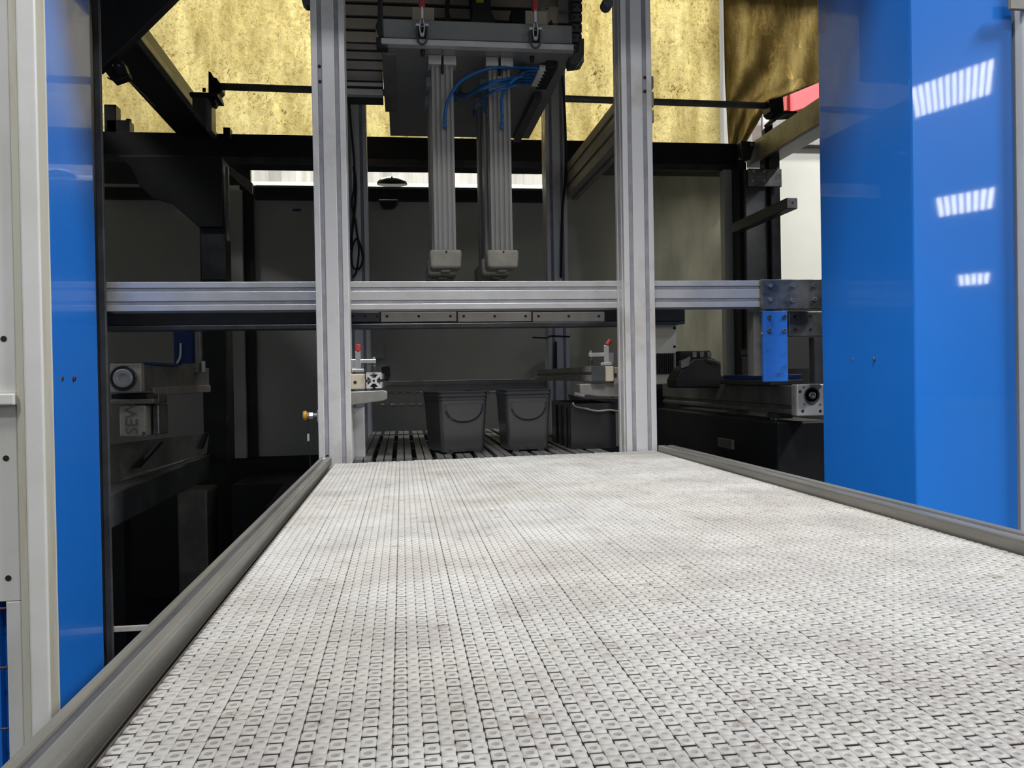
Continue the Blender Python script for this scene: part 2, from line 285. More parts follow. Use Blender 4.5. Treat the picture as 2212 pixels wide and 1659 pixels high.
# ------------------------------------------------------------------ belt conveyor
conv = thing('belt_conveyor', 'wide conveyor with white interlocking plastic belt between grey aluminium side rails', 'conveyor', (0.22, 1.0, 0))
def belt():
    p, hp = 0.0127, 0.0079; am = 0.0023
    nx = int(round((XR-XL-0.006)/hp)); hp = (XR-XL-0.006)/nx; x00 = XL+0.003
    def cell(hi, fine):
        gx, gt = 0.0004, 0.0018
        if hi: yb, yt = am, p+am-gt; o = [(0, yb), (hp/2, yb), (hp, yb), (hp, p-am-0.0002), (hp-gx, p-am), (hp-gx, yt), (hp/2, yt), (gx, yt), (gx, p-am), (0, p-am-0.0002), (0, (yb+p)/2*0.9)]
        else: yb, yt = -am, p-am-0.0005; o = [(gx, yb), (hp/2, yb), (hp-gx, yb), (hp-gx, am), (hp, am+0.0002), (hp, yt), (hp/2, yt), (0, yt), (0, am+0.0002), (gx, am), (gx, 0)]
        n = len(o); cy = (yb+yt)/2 + (-0.0006 if hi else 0.0003); cx = hp/2
        v = [(x, y, -0.0025) for x, y in o] + [(x, y, -0.0007 if (y in (yb, yt)) else (-0.0004 if 0.0001 < x < hp-0.0001 else -0.00005)) for x, y in o]
        v += [(cx+(x-cx)*0.96, cy+(y-cy)*0.82, 0) for x, y in o]
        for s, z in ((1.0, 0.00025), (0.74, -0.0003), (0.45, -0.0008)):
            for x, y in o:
                t = math.atan2((y-cy)/0.0053, (x-cx)/0.0040); v.append((cx+(0.0031 if hi else 0.0027)*s*math.cos(t), cy+(0.0032 if hi else 0.0023)*s*math.sin(t), z))  # wider grey ovals on high teeth paint in their curved shading
        f, mi = [], []
        for k in range(5):
            for i in range(n):
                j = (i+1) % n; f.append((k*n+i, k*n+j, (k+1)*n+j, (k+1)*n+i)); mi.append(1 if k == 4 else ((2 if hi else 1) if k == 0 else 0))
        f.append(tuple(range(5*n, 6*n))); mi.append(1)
        return np.array(v), f, mi, n
    ch, cl = cell(True, 1), cell(False, 1)
    y0 = 0.02; rows = int((2.0-y0)/p)
    V, FI, FL, MI, SM, off = [], [], [], [], [], 0
    seam = set()
    for r in range(rows):
        for j in range(nx):
            hi = j % 2 == 0; x = x00+j*hp; y = y0+r*p
            yend = 1.885 + 0.09*(x-XL)/(XR-XL)
            if y+p*0.5 > yend: continue
            v, f, mi, n = ch if hi else cl
            w = v.copy()
            if j % 6 == 0: w[:, 0] = 0.0004 + w[:, 0]*(1-0.0004/hp)      # module joints run along the belt
            w += (x, y, BELT_Z + (rng.random()-0.5)*0.0003)
            V.append(w)
            for q in f: FI.extend([i+off for i in q]); FL.append(len(q))
            MI.extend(mi); SM.extend([q >= n for q in range(len(f))]); off += len(v)
    V = np.concatenate(V).astype(np.float32)
    me = bpy.data.meshes.new('belt'); me.vertices.add(len(V)); me.vertices.foreach_set('co', V.ravel())
    me.loops.add(len(FI)); me.loops.foreach_set('vertex_index', np.array(FI, np.int32)); me.polygons.add(len(FL))
    FL = np.array(FL, np.int32); me.polygons.foreach_set('loop_start', np.concatenate([[0], np.cumsum(FL)[:-1]]).astype(np.int32)); me.polygons.foreach_set('loop_total', FL)
    me.polygons.foreach_set('material_index', np.array(MI, np.int32)); me.update(calc_edges=True); me.validate()
    for k in ('belt', 'grime_shade', 'gap'): me.materials.append(M[k])
    me.polygons.foreach_set('use_smooth', np.array(SM, bool))
    o = bpy.data.objects.new('belt', me); C.objects.link(o); o.parent = conv; o.matrix_parent_inverse = Matrix.Translation(-conv.location); return o
belt()
bm = B(); hexa(bm, [(XL, -0.02, BELT_Z-0.02), (XR, -0.02, BELT_Z-0.02), (XR, 1.965, BELT_Z-0.02), (XL, 1.875, BELT_Z-0.02)], [(XL, -0.02, BELT_Z-0.0022), (XR, -0.02, BELT_Z-0.0022), (XR, 1.965, BELT_Z-0.0022), (XL, 1.875, BELT_Z-0.0022)])
obj('belt_underside', bm, 'gap', conv)
RT = BELT_Z+0.014
def rail(x0, x1, side, y1):
    bm = B(); slotted(bm, x0, x1, RT-0.045, RT, -0.02, y1, 'y', su=(0.42,) if side < 0 else (0.55,), sv=(0.5,), g=0.0028, d=0.007)
    o = obj('side_rail', bm, 'alu_rail', conv, 0.0035, seg=3)
    f = 0.42 if side < 0 else 0.55; cx = x0+f*(x1-x0)
    bm = B(); bx(bm, cx-0.0026, cx+0.0026, -0.015, y1-0.012, RT-0.0069, RT-0.003); obj('slot_cover', bm, 'steel_dark', o)
    return o
xol = sum(onz(x, y, RT).x for x, y in ((671, 1000), (246, 1429), (120, 1550)))/3; xor_ = onz(1424, 968, RT).x
rail(xol, XL-0.0045, -1, 1.905); rail(XR+0.002, XR+0.040, 1, 1.955)
for x0, x1 in ((xol+0.002, xol+0.012), (XR+0.028, XR+0.038)):
    bm = B(); bx(bm, x0, x1, 0.0, 1.85, RT-0.20, RT-0.046); obj('side_plate', bm, 'steel_mid', conv)
for x in (xol+0.02, XR-0.02):
    for y in (0.15, 1.6):
        bm = B(); bx(bm, x-0.02, x+0.02, y, y+0.04, 0, RT-0.201); obj('leg', bm, 'alu', conv, 0.002)
b0 = onz(660, 1025, RT-0.02); bolt(conv, (xol, b0.y, RT-0.02), 0.007, 0.012, 'x', -1)
bm = B(); cx = xol+0.42*(XL-0.0045-xol); bx(bm, cx-0.004, cx+0.004, 1.87, 1.90, RT-0.003, RT-0.0015); obj('end_stop', bm, 'alu', conv)

# ------------------------------------------------------------------ aluminium frame posts
def post(x0, x1, y, d, z0, z1, label, holes=(), m='alu_post'):
    t = thing('profile_post', label, 'post', ((x0+x1)/2, y+d/2, z0), 'upright aluminium posts')
    bm = B(); slotted(bm, x0, x1, y, y+d, z0, z1, 'z', su=(0.25, 0.76), sv=(0.25, 0.75), g=0.0048, d=0.004)
    obj('extrusion', bm, m, t, 0.0012)
    for f in (0.25, 0.76):
        bm = B(); xx = x0+f*(x1-x0); bx(bm, xx-0.0044, xx+0.0044, y+0.0012, y+0.0039, z0, z1); obj('slot_cover', bm, 'slot', t)
    for px, py in holes:
        q = P(px, py, y); hole(t, (q.x, y+0.0004, q.z), 0.0038)
    return t
W_ = 0.0757
xlp = P(683, 700, YP).x; xrp = P(1350.5, 700, YP).x
post(xlp, xlp+W_, YP, 0.078, 0, 2.6, 'aluminium post rising at the left end of the white belt', [(690, 143), (691, 176), (707, 986)])
post(xrp, xrp+W_, YP, 0.078, 0, 2.6, 'aluminium post rising at the right end of the white belt', [(1393, 167), (1393, 197)])
YR = 2.95
x0 = P(1181, 500, YR).x; post(x0, x0+W_, YR, 0.078, 0, 2.6, 'rear aluminium post with black cable, right of the hanging columns')
x0 = P(745, 400, YR).x; post(x0, x0+W_, YR, 0.078, 0, 2.6, 'rear aluminium post behind the left front post, black cable loop on it')
# cross rail
t = thing('cross_rail', 'long horizontal aluminium rail crossing behind both front posts', 'rail', (0, 2.1, 1.2))
YC = YP+0.0785
za = (P(800, 608, YC).z + P(1500, 606, YC).z)/2; zb_ = (P(800, 669, YC).z + P(1500, 664, YC).z)/2
bm = B(); slotted(bm, YC, YC+0.07, zb_, za, P(227, 640, YC).x, P(1648, 634, YC).x, 'x', su=(0.5,), sv=(0.27, 0.73), g=0.0042, d=0.004)
obj('extrusion', bm, 'alu', t, 0.0012)
for f in (0.27, 0.73):
    z = zb_+f*(za-zb_); bm = B(); bx(bm, P(229, 640, YC).x, P(1640, 634, YC).x, YC+0.0018, YC+0.0039, z-0.0038, z+0.0038); obj('slot_cover', bm, 'slot', t)
# ------------------------------------------------------------------ bracket at the right end of the cross rail
YG = YC-0.014
t = thing('gusset_plate', 'dirty steel plate with six bolts at right end of the aluminium cross rail', 'bracket', P(1707, 635, YG))
bm = B(); pb(bm, 1645, 603, 1785, 668, YG, 0.0135); obj('plate', bm, 'steel_worn', t, 0.002)
for x, y in ((1663, 617), (1712, 617), (1759, 617), (1663, 647), (1711, 649), (1760, 647)):
    q = P(x, y, YG); bolt(t, (q.x, YG, q.z), 0.0058, 0.006)
t = thing('blue_bracket', 'scuffed bright blue steel bracket with four bolts hanging below the bolted plate', 'bracket', P(1676, 825, YC))
bm = B(); pb(bm, 1650, 671, 1702, 825, YC-0.012, 0.014); obj('plate', bm, 'blue_worn', t, 0.002)
for x, y in ((1661, 685), (1694, 684), (1661, 714), (1694, 714)):
    q = P(x, y, YC-0.012); bolt(t, (q.x, YC-0.012, q.z), 0.0055, 0.005, m='steel_worn')
for x, y in ((1641, 671), (1642, 721)):
    q = P(x, y, YC); bolt(t, (P(1650, y, YC).x, YC-0.004, q.z), 0.004, 0.011, 'x', -1)
bm = B(); pb(bm, 1628, 674, 1649, 812, YC+0.02, 0.04); obj('web', bm, 'steel_mid', t)
t = thing('drilled_plate', 'grey steel plate with four open holes right of the blue bracket', 'bracket', P(1738, 727, YC))
bm = B(); pb(bm, 1704, 672, 1790, 727, YC+0.02, 0.012); obj('plate', bm, 'steel_worn', t, 0.003)
for x, y in ((1717, 684), (1751, 683), (1718, 712), (1751, 712)):
    q = P(x, y, YC+0.02); hole(t, (q.x, YC+0.02, q.z), 0.0042)
bm = B(); pb(bm, 1760, 728, 1795, 826, YC+0.02, 0.03); obj('leg', bm, 'steel_dark', t)

x0, _, z0, z1 = wb_(238, 1353, 330, 1364, 2.03)
bm = B(); bx(bm, x0, xlp-0.0005, 2.03, 2.04, z0, z1)
tag(obj('tie_bar', bm, 'line', bevel=0.001), 'pale flat bar low in the dark gap at left beside the conveyor', 'bar')
# ------------------------------------------------------------------ blue columns and cream door frame
def vquad(bm, a, b, ya, yb, th, z0, z1):       # upright panel in plan from (xa,ya) to (xb,yb), thickness th to one side
    d = Vector((b-a, yb-ya, 0)).normalized(); n = Vector((-d.y, d.x, 0))*th
    pl = [(a, ya), (b, yb), (b+n.x, yb+n.y), (a+n.x, ya+n.y)]
    hexa(bm, [(x, y, z0) for x, y in pl], [(x, y, z1) for x, y in pl])
Z1 = 2.22
t = thing('blue_column', 'glossy blue sheet metal column at left beside the cream frame', 'column', (-0.7, 1.85, 0))
xb = -0.665
bm = B(); vquad(bm, -0.663, -0.676, 1.70, 1.99, 0.05, 0, Z1); obj('side_panel', bm, 'blue', t, 0.002)
for x, y in ((133, 818), (160, 818)):
    yy = 1.70 + 0.28*(x-105)/110; d = ray(x, y); k = (-0.667-CAM.x)/d.x; q = CAM+d*k
    bolt(t, (-0.668, q.y, q.z), 0.005, 0.004, 'x', 1, 'rust')
bm = B(); bx(bm, -0.95, -0.72, 1.72, 1.98, 0, Z1); obj('core', bm, 'blue', t)
t = thing('dark_post', 'dark grey steel post right behind the left blue column', 'post', (-0.69, 2.05, 0))
bm = B(); bx(bm, P(212, 700, 2.02).x, P(230, 700, 2.02).x, 2.02, 2.028, 0, Z1+0.6); obj('front_flange', bm, 'steel_dark', t, 0.003)
bm = B(); bx(bm, P(212, 700, 2.02).x-0.04, P(212, 700, 2.02).x-0.012, 2.0, 2.1, 0, Z1+0.6); obj('web', bm, 'steel_black', t, 0.003)
t = thing('blue_column', 'broad glossy blue sheet metal column at right with lamp reflections', 'column', (1.15, 1.8, 0))
bm = B(); bx(bm, 1.0545, 1.2862, 1.62, 1.66, 0, Z1); obj('front_panel', bm, 'blue', t, 0.003)
bm = B(); vquad(bm, 1.0545, 1.040, 1.625, 1.978, -0.04, 0, Z1); obj('side_panel', bm, 'blue', t, 0.003)
for x, y in ((1843, 776), (1889, 775)):
    d = ray(x, y); k = (1.0478-CAM.x)/d.x; q = CAM+d*k; bolt(t, (1.0478, q.y, q.z), 0.004, 0.004, 'x', -1)
d = ray(1823, 13); k = (1.0478-CAM.x)/d.x; q = CAM+d*k; hole(t, (1.047, q.y, q.z), 0.004, 'x')
bm = B(); bx(bm, 1.2866, 1.305, 1.66, 1.72, 0, Z1); obj('edge_return', bm, 'navy', t)
t = thing('grey_panel_edge', 'light grey panel edge at far right beside the blue column', 'cabinet', (1.4, 1.6, 0))
bm = B(); bx(bm, 1.294, 1.6, 1.60, 1.64, 0, Z1); obj('sheet', bm, 'cream', t, 0.003)  # a lone panel edge, no cabinet body belongs to it
bm = B(); x_, _, z0, z1 = wb_(2186, -10, 2212, 18, 1.585); bx(bm, x_, x_+0.06, 1.592, 1.5995, z0, z1); obj('bracket', bm, 'steel_mid', t, 0.003)
# cream frame at far left
t = thing('cream_door_frame', 'scuffed cream steel door frame with folded edges at far left', 'door frame', (-0.75, 1.62, 0))
YF = 1.66
def vx(px, Y): return P(px, 800, Y).x
bm = B(); bx(bm, vx(50, YF), vx(92, YF), YF, YF+0.05, 0, Z1); obj('stile', bm, 'cream', t, 0.004, seg=3)
bm = B(); vquad(bm, vx(92.5, YF), vx(109, YF+0.03), YF+0.004, YF+0.036, 0.02, 0, Z1); obj('edge_strip', bm, 'cream_edge', t, 0.001)
bm = B(); vquad(bm, vx(33, YF+0.012), vx(50, YF+0.002), YF+0.014, YF+0.002, 0.012, 0, Z1); obj('fold', bm, 'cream_edge', t, 0.001)
zl, zh = P(15, 876, YF).z, P(15, 850, YF).z
bm = B(); bx(bm, -1.2, vx(33, YF+0.012), YF+0.014, YF+0.03, zh, Z1); obj('upper_panel', bm, 'cream', t, 0.002)
bm = B(); bx(bm, -1.2, vx(34, YF+0.012), YF+0.002, YF+0.03, zl, zh); obj('ledge', bm, 'cream', t, 0.003)
bm = B(); bx(bm, vx(1, YF+0.02), vx(34, YF+0.02), YF+0.02, YF+0.034, 0, 0.58); bx(bm, -1.2, vx(34, YF+0.02), YF+0.02, YF+0.034, 0.58, zl); obj('lower_panel', bm, 'cream', t, 0.002)
for x, y, yy in ((8, 732, YF+0.014), (13, 990, YF+0.02), (18, 1249, YF+0.02)):
    q = P(x, y, yy); hole(t, (q.x, yy, q.z), 0.0056)
for x, y in ((3, 1315), (5, 1443), (7, 1575)):
    q = P(x, y, YF+0.02); bolt(t, (q.x-0.004, YF+0.021, q.z), 0.0024, 0.012, 'x', 1, 'rust', 'screw')
bm = B(); bx(bm, -1.1, vx(-2, 1.72), 1.698, 1.715, 0, 0.579); obj('inner_sheet', bm, 'blue', t)

# ------------------------------------------------------------------ overhead steel frame
def beam(name, label, bm, m='steel_black', cat='beam', loc=(0, 0, 0), bev=0.003):
    t = thing(name, label, cat, loc); obj('bar', bm, m, t, bev); return t
zt1 = (P(600, 287, YB).z + P(1300, 308, YB).z)/2; zt0 = (P(600, 357, YB).z + P(1300, 366, YB).z)/2
bm = B(); bx(bm, -1.9, P(1612, 340, YB).x, YB, YB+0.10, zt0, zt1)
t = beam('rear_beam', 'long black steel beam across the back below the yellow sheet', bm, loc=(0, YB, zt0))
bm = B(); bx(bm, -1.8, P(1600, 340, YB).x, YB-0.012, YB, zt0, zt0+0.03); obj('lip', bm, 'steel_dark', t, 0.002)
for px, py, w, h in ((238, 240, 26, 45), (255, 262, 50, 22)):
    q = P(px, py, YB); bm = B(); pb(bm, px-w/2, py-h/2+8, px+w/2, 290, YB+0.01, 0.06); obj('mount_block', bm, 'steel_black', t, 0.002)
for px in (249, 278):
    q = P(px, 262, YB+0.03); bolt(t, (q.x, YB+0.03, P(px, 266, YB+0.03).z), 0.011, 0.016, 'z', 1, 'steel_black')
bm = B(); pb(bm, 482, 275, 497, 300, YB-0.05, 0.05); obj('clip', bm, 'steel_black', t, 0.002)
# left beam running into the depth
yA, yZ = 2.32, YB-0.002
q0 = P(458, 293, yZ); q1 = P(383, 292, yZ)
bm = B(); bx(bm, q1.x, q0.x, yA, yZ, q0.z, q0.z+0.08)
t = beam('depth_beam', 'dark steel beam running back at upper left to the rear beam', bm, loc=(q1.x, yA, q0.z), m='steel_black')
bm = B(); bx(bm, q0.x+0.0005, q0.x+0.022, yA, yZ, q0.z-0.012, q0.z+0.012); obj('flange', bm, 'steel_mid', t, 0.002)
# slanted dark hood, top left
t = thing('dark_hood', 'black slanted steel hood at the top left corner behind the blue column', 'hood', P(260, 60, 2.2))
bm = B(); prism(bm, [(150, -160), (530, -160), (372, 0), (296, 75), (215, 152), (150, 165)], 2.25, 0.03); obj('plate', bm, 'steel_black', t, 0.003)
bm = B(); prism(bm, [(225, 152), (262, 128), (275, 160), (240, 172)], 2.28, 0.05); obj('connector', bm, 'rubber', t, 0.003)
bm = B(); prism(bm, [(246, 140), (268, 136), (276, 158), (256, 163)], 2.255, 0.02); obj('cable_gland', bm, 'steel_black', t, 0.002)
bm = B(); cyl(bm, P(256, 141, 2.25), 'y', 0.003, 0.006, 10); obj('contact', bm, 'chrome', t)
bm = B(); tube(bm, [P(233, 168, 2.3), P(244, 173, 2.28), P(258, 172, 2.26), P(270, 166, 2.26), P(280, 160, 2.29)], 0.0022, 6)
tag(obj('loop_cable', bm, 'rubber'), 'short black cable sagging in a loop under the dark hood at top left', 'cable')
bm = B(); tube(bm, [P(266, 164, 2.27), P(300, 195, 2.5), P(334, 230, 2.8)], 0.0022, 6)
tag(obj('straight_cable', bm, 'rubber'), 'thin straight black cable slanting down before the yellow sheet at left', 'cable')
# stub post with bearing and the long shaft
YS = 3.05
t = thing('bearing_stand', 'dark steel stub with flange bearing carrying left end of the long shaft', 'bearing', P(440, 280, YS))
bm = B(); prism(bm, [(415, 205), (446, 205), (446, 272), (415, 234)], YS, 0.09); obj('stub', bm, 'steel_dark', t, 0.002)
bm = B(); pb(bm, 446, 212, 457, 282, YS+0.005, 0.07); obj('stub_flange', bm, 'steel_mid', t, 0.002)
bm = B(); pb(bm, 409, 199, 470, 207, YS-0.01, 0.11); obj('base_plate', bm, 'steel_black', t, 0.002)
sh = P(480, 187, YS+0.04)
bm = B(); prism(bm, [(450, 153), (455, 155), (460, 166), (468, 168), (474, 178), (480, 180), (480, 196), (474, 202), (470, 208), (476, 207), (474, 211), (467, 213), (463, 220), (450, 200)], YS+0.02, 0.05); obj('housing', bm, 'steel_black', t, 0.002)
bolt(t, P(441, 198, YS+0.02), 0.006, 0.012, 'z', 1, 'steel_black')
bm = B(); prism(bm, [(448, 210), (453, 208), (468, 224), (464, 230), (458, 229)], YS+0.0, 0.03); obj('wedge', bm, 'steel_black', t, 0.001)
bm = B(); e = P(1668, 229, YS+0.04); zm = (sh.z + P(1000, 206, YS+0.04).z + e.z)/3
tube(bm, [(sh.x-0.01, YS+0.04, sh.z), (e.x, YS+0.04, e.z)], 0.0125, 16)
tag(obj('drive_shaft', bm, 'steel_mid', smooth=True), 'long thin steel shaft crossing in front of the yellow sheet', 'shaft')
t = thing('shaft_bearing', 'black bearing block holding right end of the long shaft', 'bearing', P(1683, 250, YS))
bm = B(); prism(bm, [(1662, 215), (1692, 208), (1694, 238), (1690, 247), (1672, 247), (1665, 240)], YS, 0.07); obj('housing', bm, 'steel_black', t, 0.003)
bm = B(); prism(bm, [(1669, 258), (1690, 239), (1722, 240), (1722, 244), (1694, 246), (1672, 264)], YS, 0.08); obj('base_plate', bm, 'steel_dark', t, 0.001)
# right beam running into the depth
t = thing('side_beam', 'brown grey steel beam running back at upper right beside the blue column', 'beam', P(1640, 350, 3.4))
zA = P(1638, 310, YB).z; zB = P(1612, 366, YB).z; xA = P(1622, 330, YB).x
bm = B(); bx(bm, xA, xA+0.012, 1.98, YB+0.05, zB+0.02, zA); obj('web', bm, 'steel_mid', t, 0.002)
bm = B(); bx(bm, xA+0.012, xA+0.10, 1.98, YB+0.05, zB+0.02, zB+0.045); obj('lower_flange', bm, 'steel_dark', t, 0.002)
bm = B(); bx(bm, xA+0.012, xA+0.10, 1.98, YB-0.7, zA-0.0, zA+0.02); obj('upper_flange', bm, 'steel_black', t, 0.002)
bm = B(); prism(bm, [(1652, 278), (1658, 272), (1669, 268), (1670, 284), (1652, 294)], YB-0.14, 0.03); obj('latch', bm, 'rubber', t, 0.002)
t = thing('clamp_bracket', 'cast grey clamp bracket where the rear beam meets the side beam', 'bracket', P(1615, 350, YB))
bm = B(); prism(bm, [(1600, 303), (1632, 306), (1630, 318), (1622, 345), (1604, 350), (1602, 330)], YB-0.06, 0.05); obj('body', bm, 'steel_dark', t, 0.004)
for x, y in ((1623, 313), (1597, 346)): bolt(t, P(x, y, YB-0.06), 0.008, 0.008)
# aluminium brace beam at right
t = thing('brace_profile', 'slotted aluminium profile running back at right of the rear post to the front post', 'beam', P(1215, 400, YR))
xq = P(1226, 355, YR).x; zq1 = P(1226, 355, YR).z; zq0 = P(1212, 425, YR).z
bm = B(); slotted(bm, xq-0.005, xq+0.045, zq0, zq1, YP+0.079, YR+0.06, 'y', su=(0.5,), sv=(0.3, 0.7), g=0.005, d=0.006); obj('extrusion', bm, 'alu_dull', t, 0.0015)

# ------------------------------------------------------------------ right hand posts and plates
YQ = 3.45
t = thing('steel_upright', 'dark grey steel upright below the clamp bracket at right', 'post', P(1640, 600, YQ))
bm = B(); pb(bm, 1613, 366, 1657, 1010, YQ, 0.08); obj('front_tube', bm, 'steel_dark', t, 0.006)
bm = B(); pb(bm, 1600, 345, 1614, 1010, YQ+0.03, 0.08); obj('rear_web', bm, 'steel_black', t, 0.003)
bm = B(); pb(bm, 1657, 330, 1668, 1010, YQ+0.04, 0.05); obj('channel', bm, 'steel_black', t)
bm = B(); pb(bm, 1668, 330, 1690, 1010, YQ+0.02, 0.06); obj('side_tube', bm, 'steel_dark', t, 0.006)
t = thing('splice_plate', 'grey steel splice plate with four bolts on the dark upright at right', 'bracket', P(1652, 403, YQ))
bm = B(); pb(bm, 1617, 364, 1689, 403, YQ-0.017, 0.016); obj('plate', bm, 'steel_worn', t, 0.003)
for x, y in ((1627, 371), (1650, 371), (1625, 391), (1650, 391)): bolt(t, P(x, y, YQ-0.017), 0.006, 0.006)
t = thing('tube_stub', 'square steel tube end jutting out before the white partition', 'bracket', P(1700, 460, 3.1))
xs0, xs1, zs0, zs1 = wb_(1699, 427, 1723, 451, 2.95)
bm = B(); bx(bm, xs0, xs1, 2.95, YQ+0.02, zs0, zs1); obj('tube', bm, 'steel_dark', t, 0.003)
q = P(1712, 438, 2.95); hole(t, (q.x, 2.95, q.z), 0.004)
t = thing('cream_upright', 'narrow cream painted upright between the white film and the dark upright', 'post', P(1583, 600, 3.55))
bm = B(); pb(bm, 1567, 366, 1600, 860, 3.56, 0.05); obj('sheet', bm, 'cream', t, 0.003)
# films
def film(name, outline_l, outline_r, n, Y, amp, m, label, cat, th=0.002, freq=(3, 5), seed=0):
    R = np.random.default_rng(seed); bm = B(); rows = []
    ph = R.random(8)*6.28
    for i in range(n+1):
        v = i/n; row = []
        def at(poly):
            k = v*(len(poly)-1); a = min(int(k), len(poly)-2); f = k-a
            return poly[a][0]*(1-f)+poly[a+1][0]*f, poly[a][1]*(1-f)+poly[a+1][1]*f
        (xa, ya), (xc, yc) = at(outline_l), at(outline_r)
        for j in range(n+1):
            s = j/n; y = Y + amp*(math.sin(freq[0]*s*PI+ph[0]+2.2*v) + 0.6*math.sin(freq[1]*(s+0.8*v)*PI+ph[1]) + 0.5*abs(math.sin(4.1*(s-0.7*v)*PI+ph[2])) + 0.3*math.sin(11*s+9*v+ph[3]))
            q = P(xa+(xc-xa)*s, ya+(yc-ya)*s, y); row.append(bm.verts.new(q))
        rows.append(row)
    for i in range(n):
        for j in range(n): bm.faces.new((rows[i][j], rows[i][j+1], rows[i+1][j+1], rows[i+1][j]))
    o = obj(name, bm, m, smooth=True)
    s = o.modifiers.new('thickness', 'SOLIDIFY'); s.thickness = th
    return tag(o, label, cat)
film('yellow_sheet', [(120, -60), (120, 305)], [(1552, -60), (1556, 318)], 40, 4.08, 0.006, 'poly', 'large stained yellow translucent sheet backlit behind the whole frame', 'sheet', 0.004, seed=2)
film('brown_film', [(1561, -60), (1566, 180), (1574, 320)], [(1800, -60), (1770, 178), (1662, 222), (1605, 320)], 36, 3.95, 0.022, 'film', 'crumpled brownish plastic film hanging at upper right beside the blue column', 'plastic film', 0.0015, seed=5)
film('white_film', [(1345, 335), (1345, 850)], [(1572, 335), (1572, 850)], 30, 3.745, 0.012, 'curtain', 'dull frosted white film hanging behind the right front post', 'plastic film', 0.002, seed=9)
t = thing('red_steelwork', 'red painted steel beam in the hall glimpsed at upper right', 'beam', P(1720, 230, 5.2))
bm = B(); prism(bm, [(1712, 195), (1800, 160), (1800, 215), (1713, 240)], 5.2, 0.1); obj('flange', bm, 'red_beam', t)
bm = B(); prism(bm, [(1696, 200), (1712, 195), (1711, 238), (1696, 238)], 5.25, 0.1); obj('web', bm, 'red', t)
q = P(1750, 230, 5.25); bm = B(); bx(bm, q.x, q.x+0.1, 5.31, 5.4, 0, q.z); obj('leg', bm, 'red_beam', t)
t = thing('hall_cabinet', 'pale hall cabinet with orange edge glimpsed in the gap below the brown film', 'cabinet', P(1650, 300, 5.6))
bm = B(); x0, x1, z0, z1 = wb_(1625, 235, 1650, 330, 5.6); bx(bm, x0, x1, 5.6, 5.7, 0, z1); obj('body', bm, 'steel_mid', t)
bm = B(); pb(bm, 1649, 235, 1661, 330, 5.58, 0.1); obj('pale_side', bm, 'white', t)
bm = B(); pb(bm, 1661, 232, 1669, 300, 5.58, 0.1); obj('orange_edge', bm, 'rust', t)

# ------------------------------------------------------------------ gantry beam and gripper head
YGB = 2.45
t = thing('gantry_beam', 'deep aluminium gantry beam with horizontal ribs behind the gripper head', 'beam', (0.2, YGB, 1.9))
xg0 = P(742, 100, YGB).x; xg1 = P(1240, 50, YGB).x
def zg(py): return P(780, py, YGB).z
edges = [(-95, -66), (-58, -28), (-20, 2), (10, 32), (39, 61), (68, 90), (94, 106)]
bm = B(); bx(bm, xg0, xg1, YGB+0.012, YGB+0.10, zg(106), zg(-95)); bx(bm, xg0, P(826, 150, YGB).x, YGB+0.012, YGB+0.10, zg(205)+0.004, zg(106)); obj('core', bm, 'steel_black', t)
for a, b in edges:
    bm = B(); bx(bm, xg0, xg1, YGB, YGB+0.03, zg(b), zg(a)); obj('rib', bm, 'ivory' if b < 100 else 'alu_dull', t, 0.0015)
for a, b in ((110, 126), (130, 148), (152, 172), (176, 184), (190, 203)):
    bm = B(); bx(bm, xg0, P(826, 150, YGB).x, YGB+0.004, YGB+0.03, zg(b), zg(a)); obj('lower_rib', bm, 'alu_dull' if a < 176 else 'alu', t, 0.0015)  # duller metal puts the shade on the lower ribs into the colour

YH0, YH1 = 2.15, 2.93
head = thing('gripper_head', 'grey gripper head plate with six hanging aluminium columns ending in beige pads', 'gripper', (0.25, 2.4, 1.8))
zp = P(1000, 108, YH0).z
xh0 = P(834, 105, YH0).x; xh1 = P(1240, 110, YH0).x
bm = B(); bx(bm, xh0, xh1, YH0, YH1, zp, zp+0.012); obj('base_plate', bm, 'plate', head, 0.002)
bm = B(); pb(bm, 822, 88, 1240, 101, YH0-0.02, 0.025)
obj('front_ledge', bm, 'alu', head, 0.002)
bm = B(); pb(bm, 826, 47, 1236, 88, YH0-0.01, 0.02); obj('front_plate', bm, 'plate', head, 0.002)
bm = B(); bx(bm, xh0-0.012, xh0+0.025, YH0+0.03, YH0+0.5, zp-0.006, zp+0.05); obj('side_angle', bm, 'steel_mid', head, 0.002)
bm = B(); prism(bm, [(812, 80), (824, 80), (824, 100), (838, 101), (838, 104), (813, 104)], YH0-0.021, 0.03); obj('corner_bracket', bm, 'steel_black', head, 0.002)
bm = B(); prism(bm, [(1228, 115), (1250, 112), (1252, 85), (1262, 82), (1262, 118), (1250, 138), (1232, 140)], YH0+0.02, 0.05); obj('corner_bracket', bm, 'steel_dark', head, 0.002)
for px, py in ((913, 108), (1149, 122)):
    q = onz(px, py, zp); bm = B(); lathe(bm, (q.x, q.y, zp), 'z', [(0.0065, 0.0), (0.0065, -0.010), (0.005, -0.015)], 12); obj('stud', bm, 'rubber', head)
bm = B(); bx(bm, xh1-0.06, xh1-0.035, YH0+0.30, YH1-0.02, zp-0.02, zp-0.0005); obj('edge_bar', bm, 'steel_dark', head, 0.002)
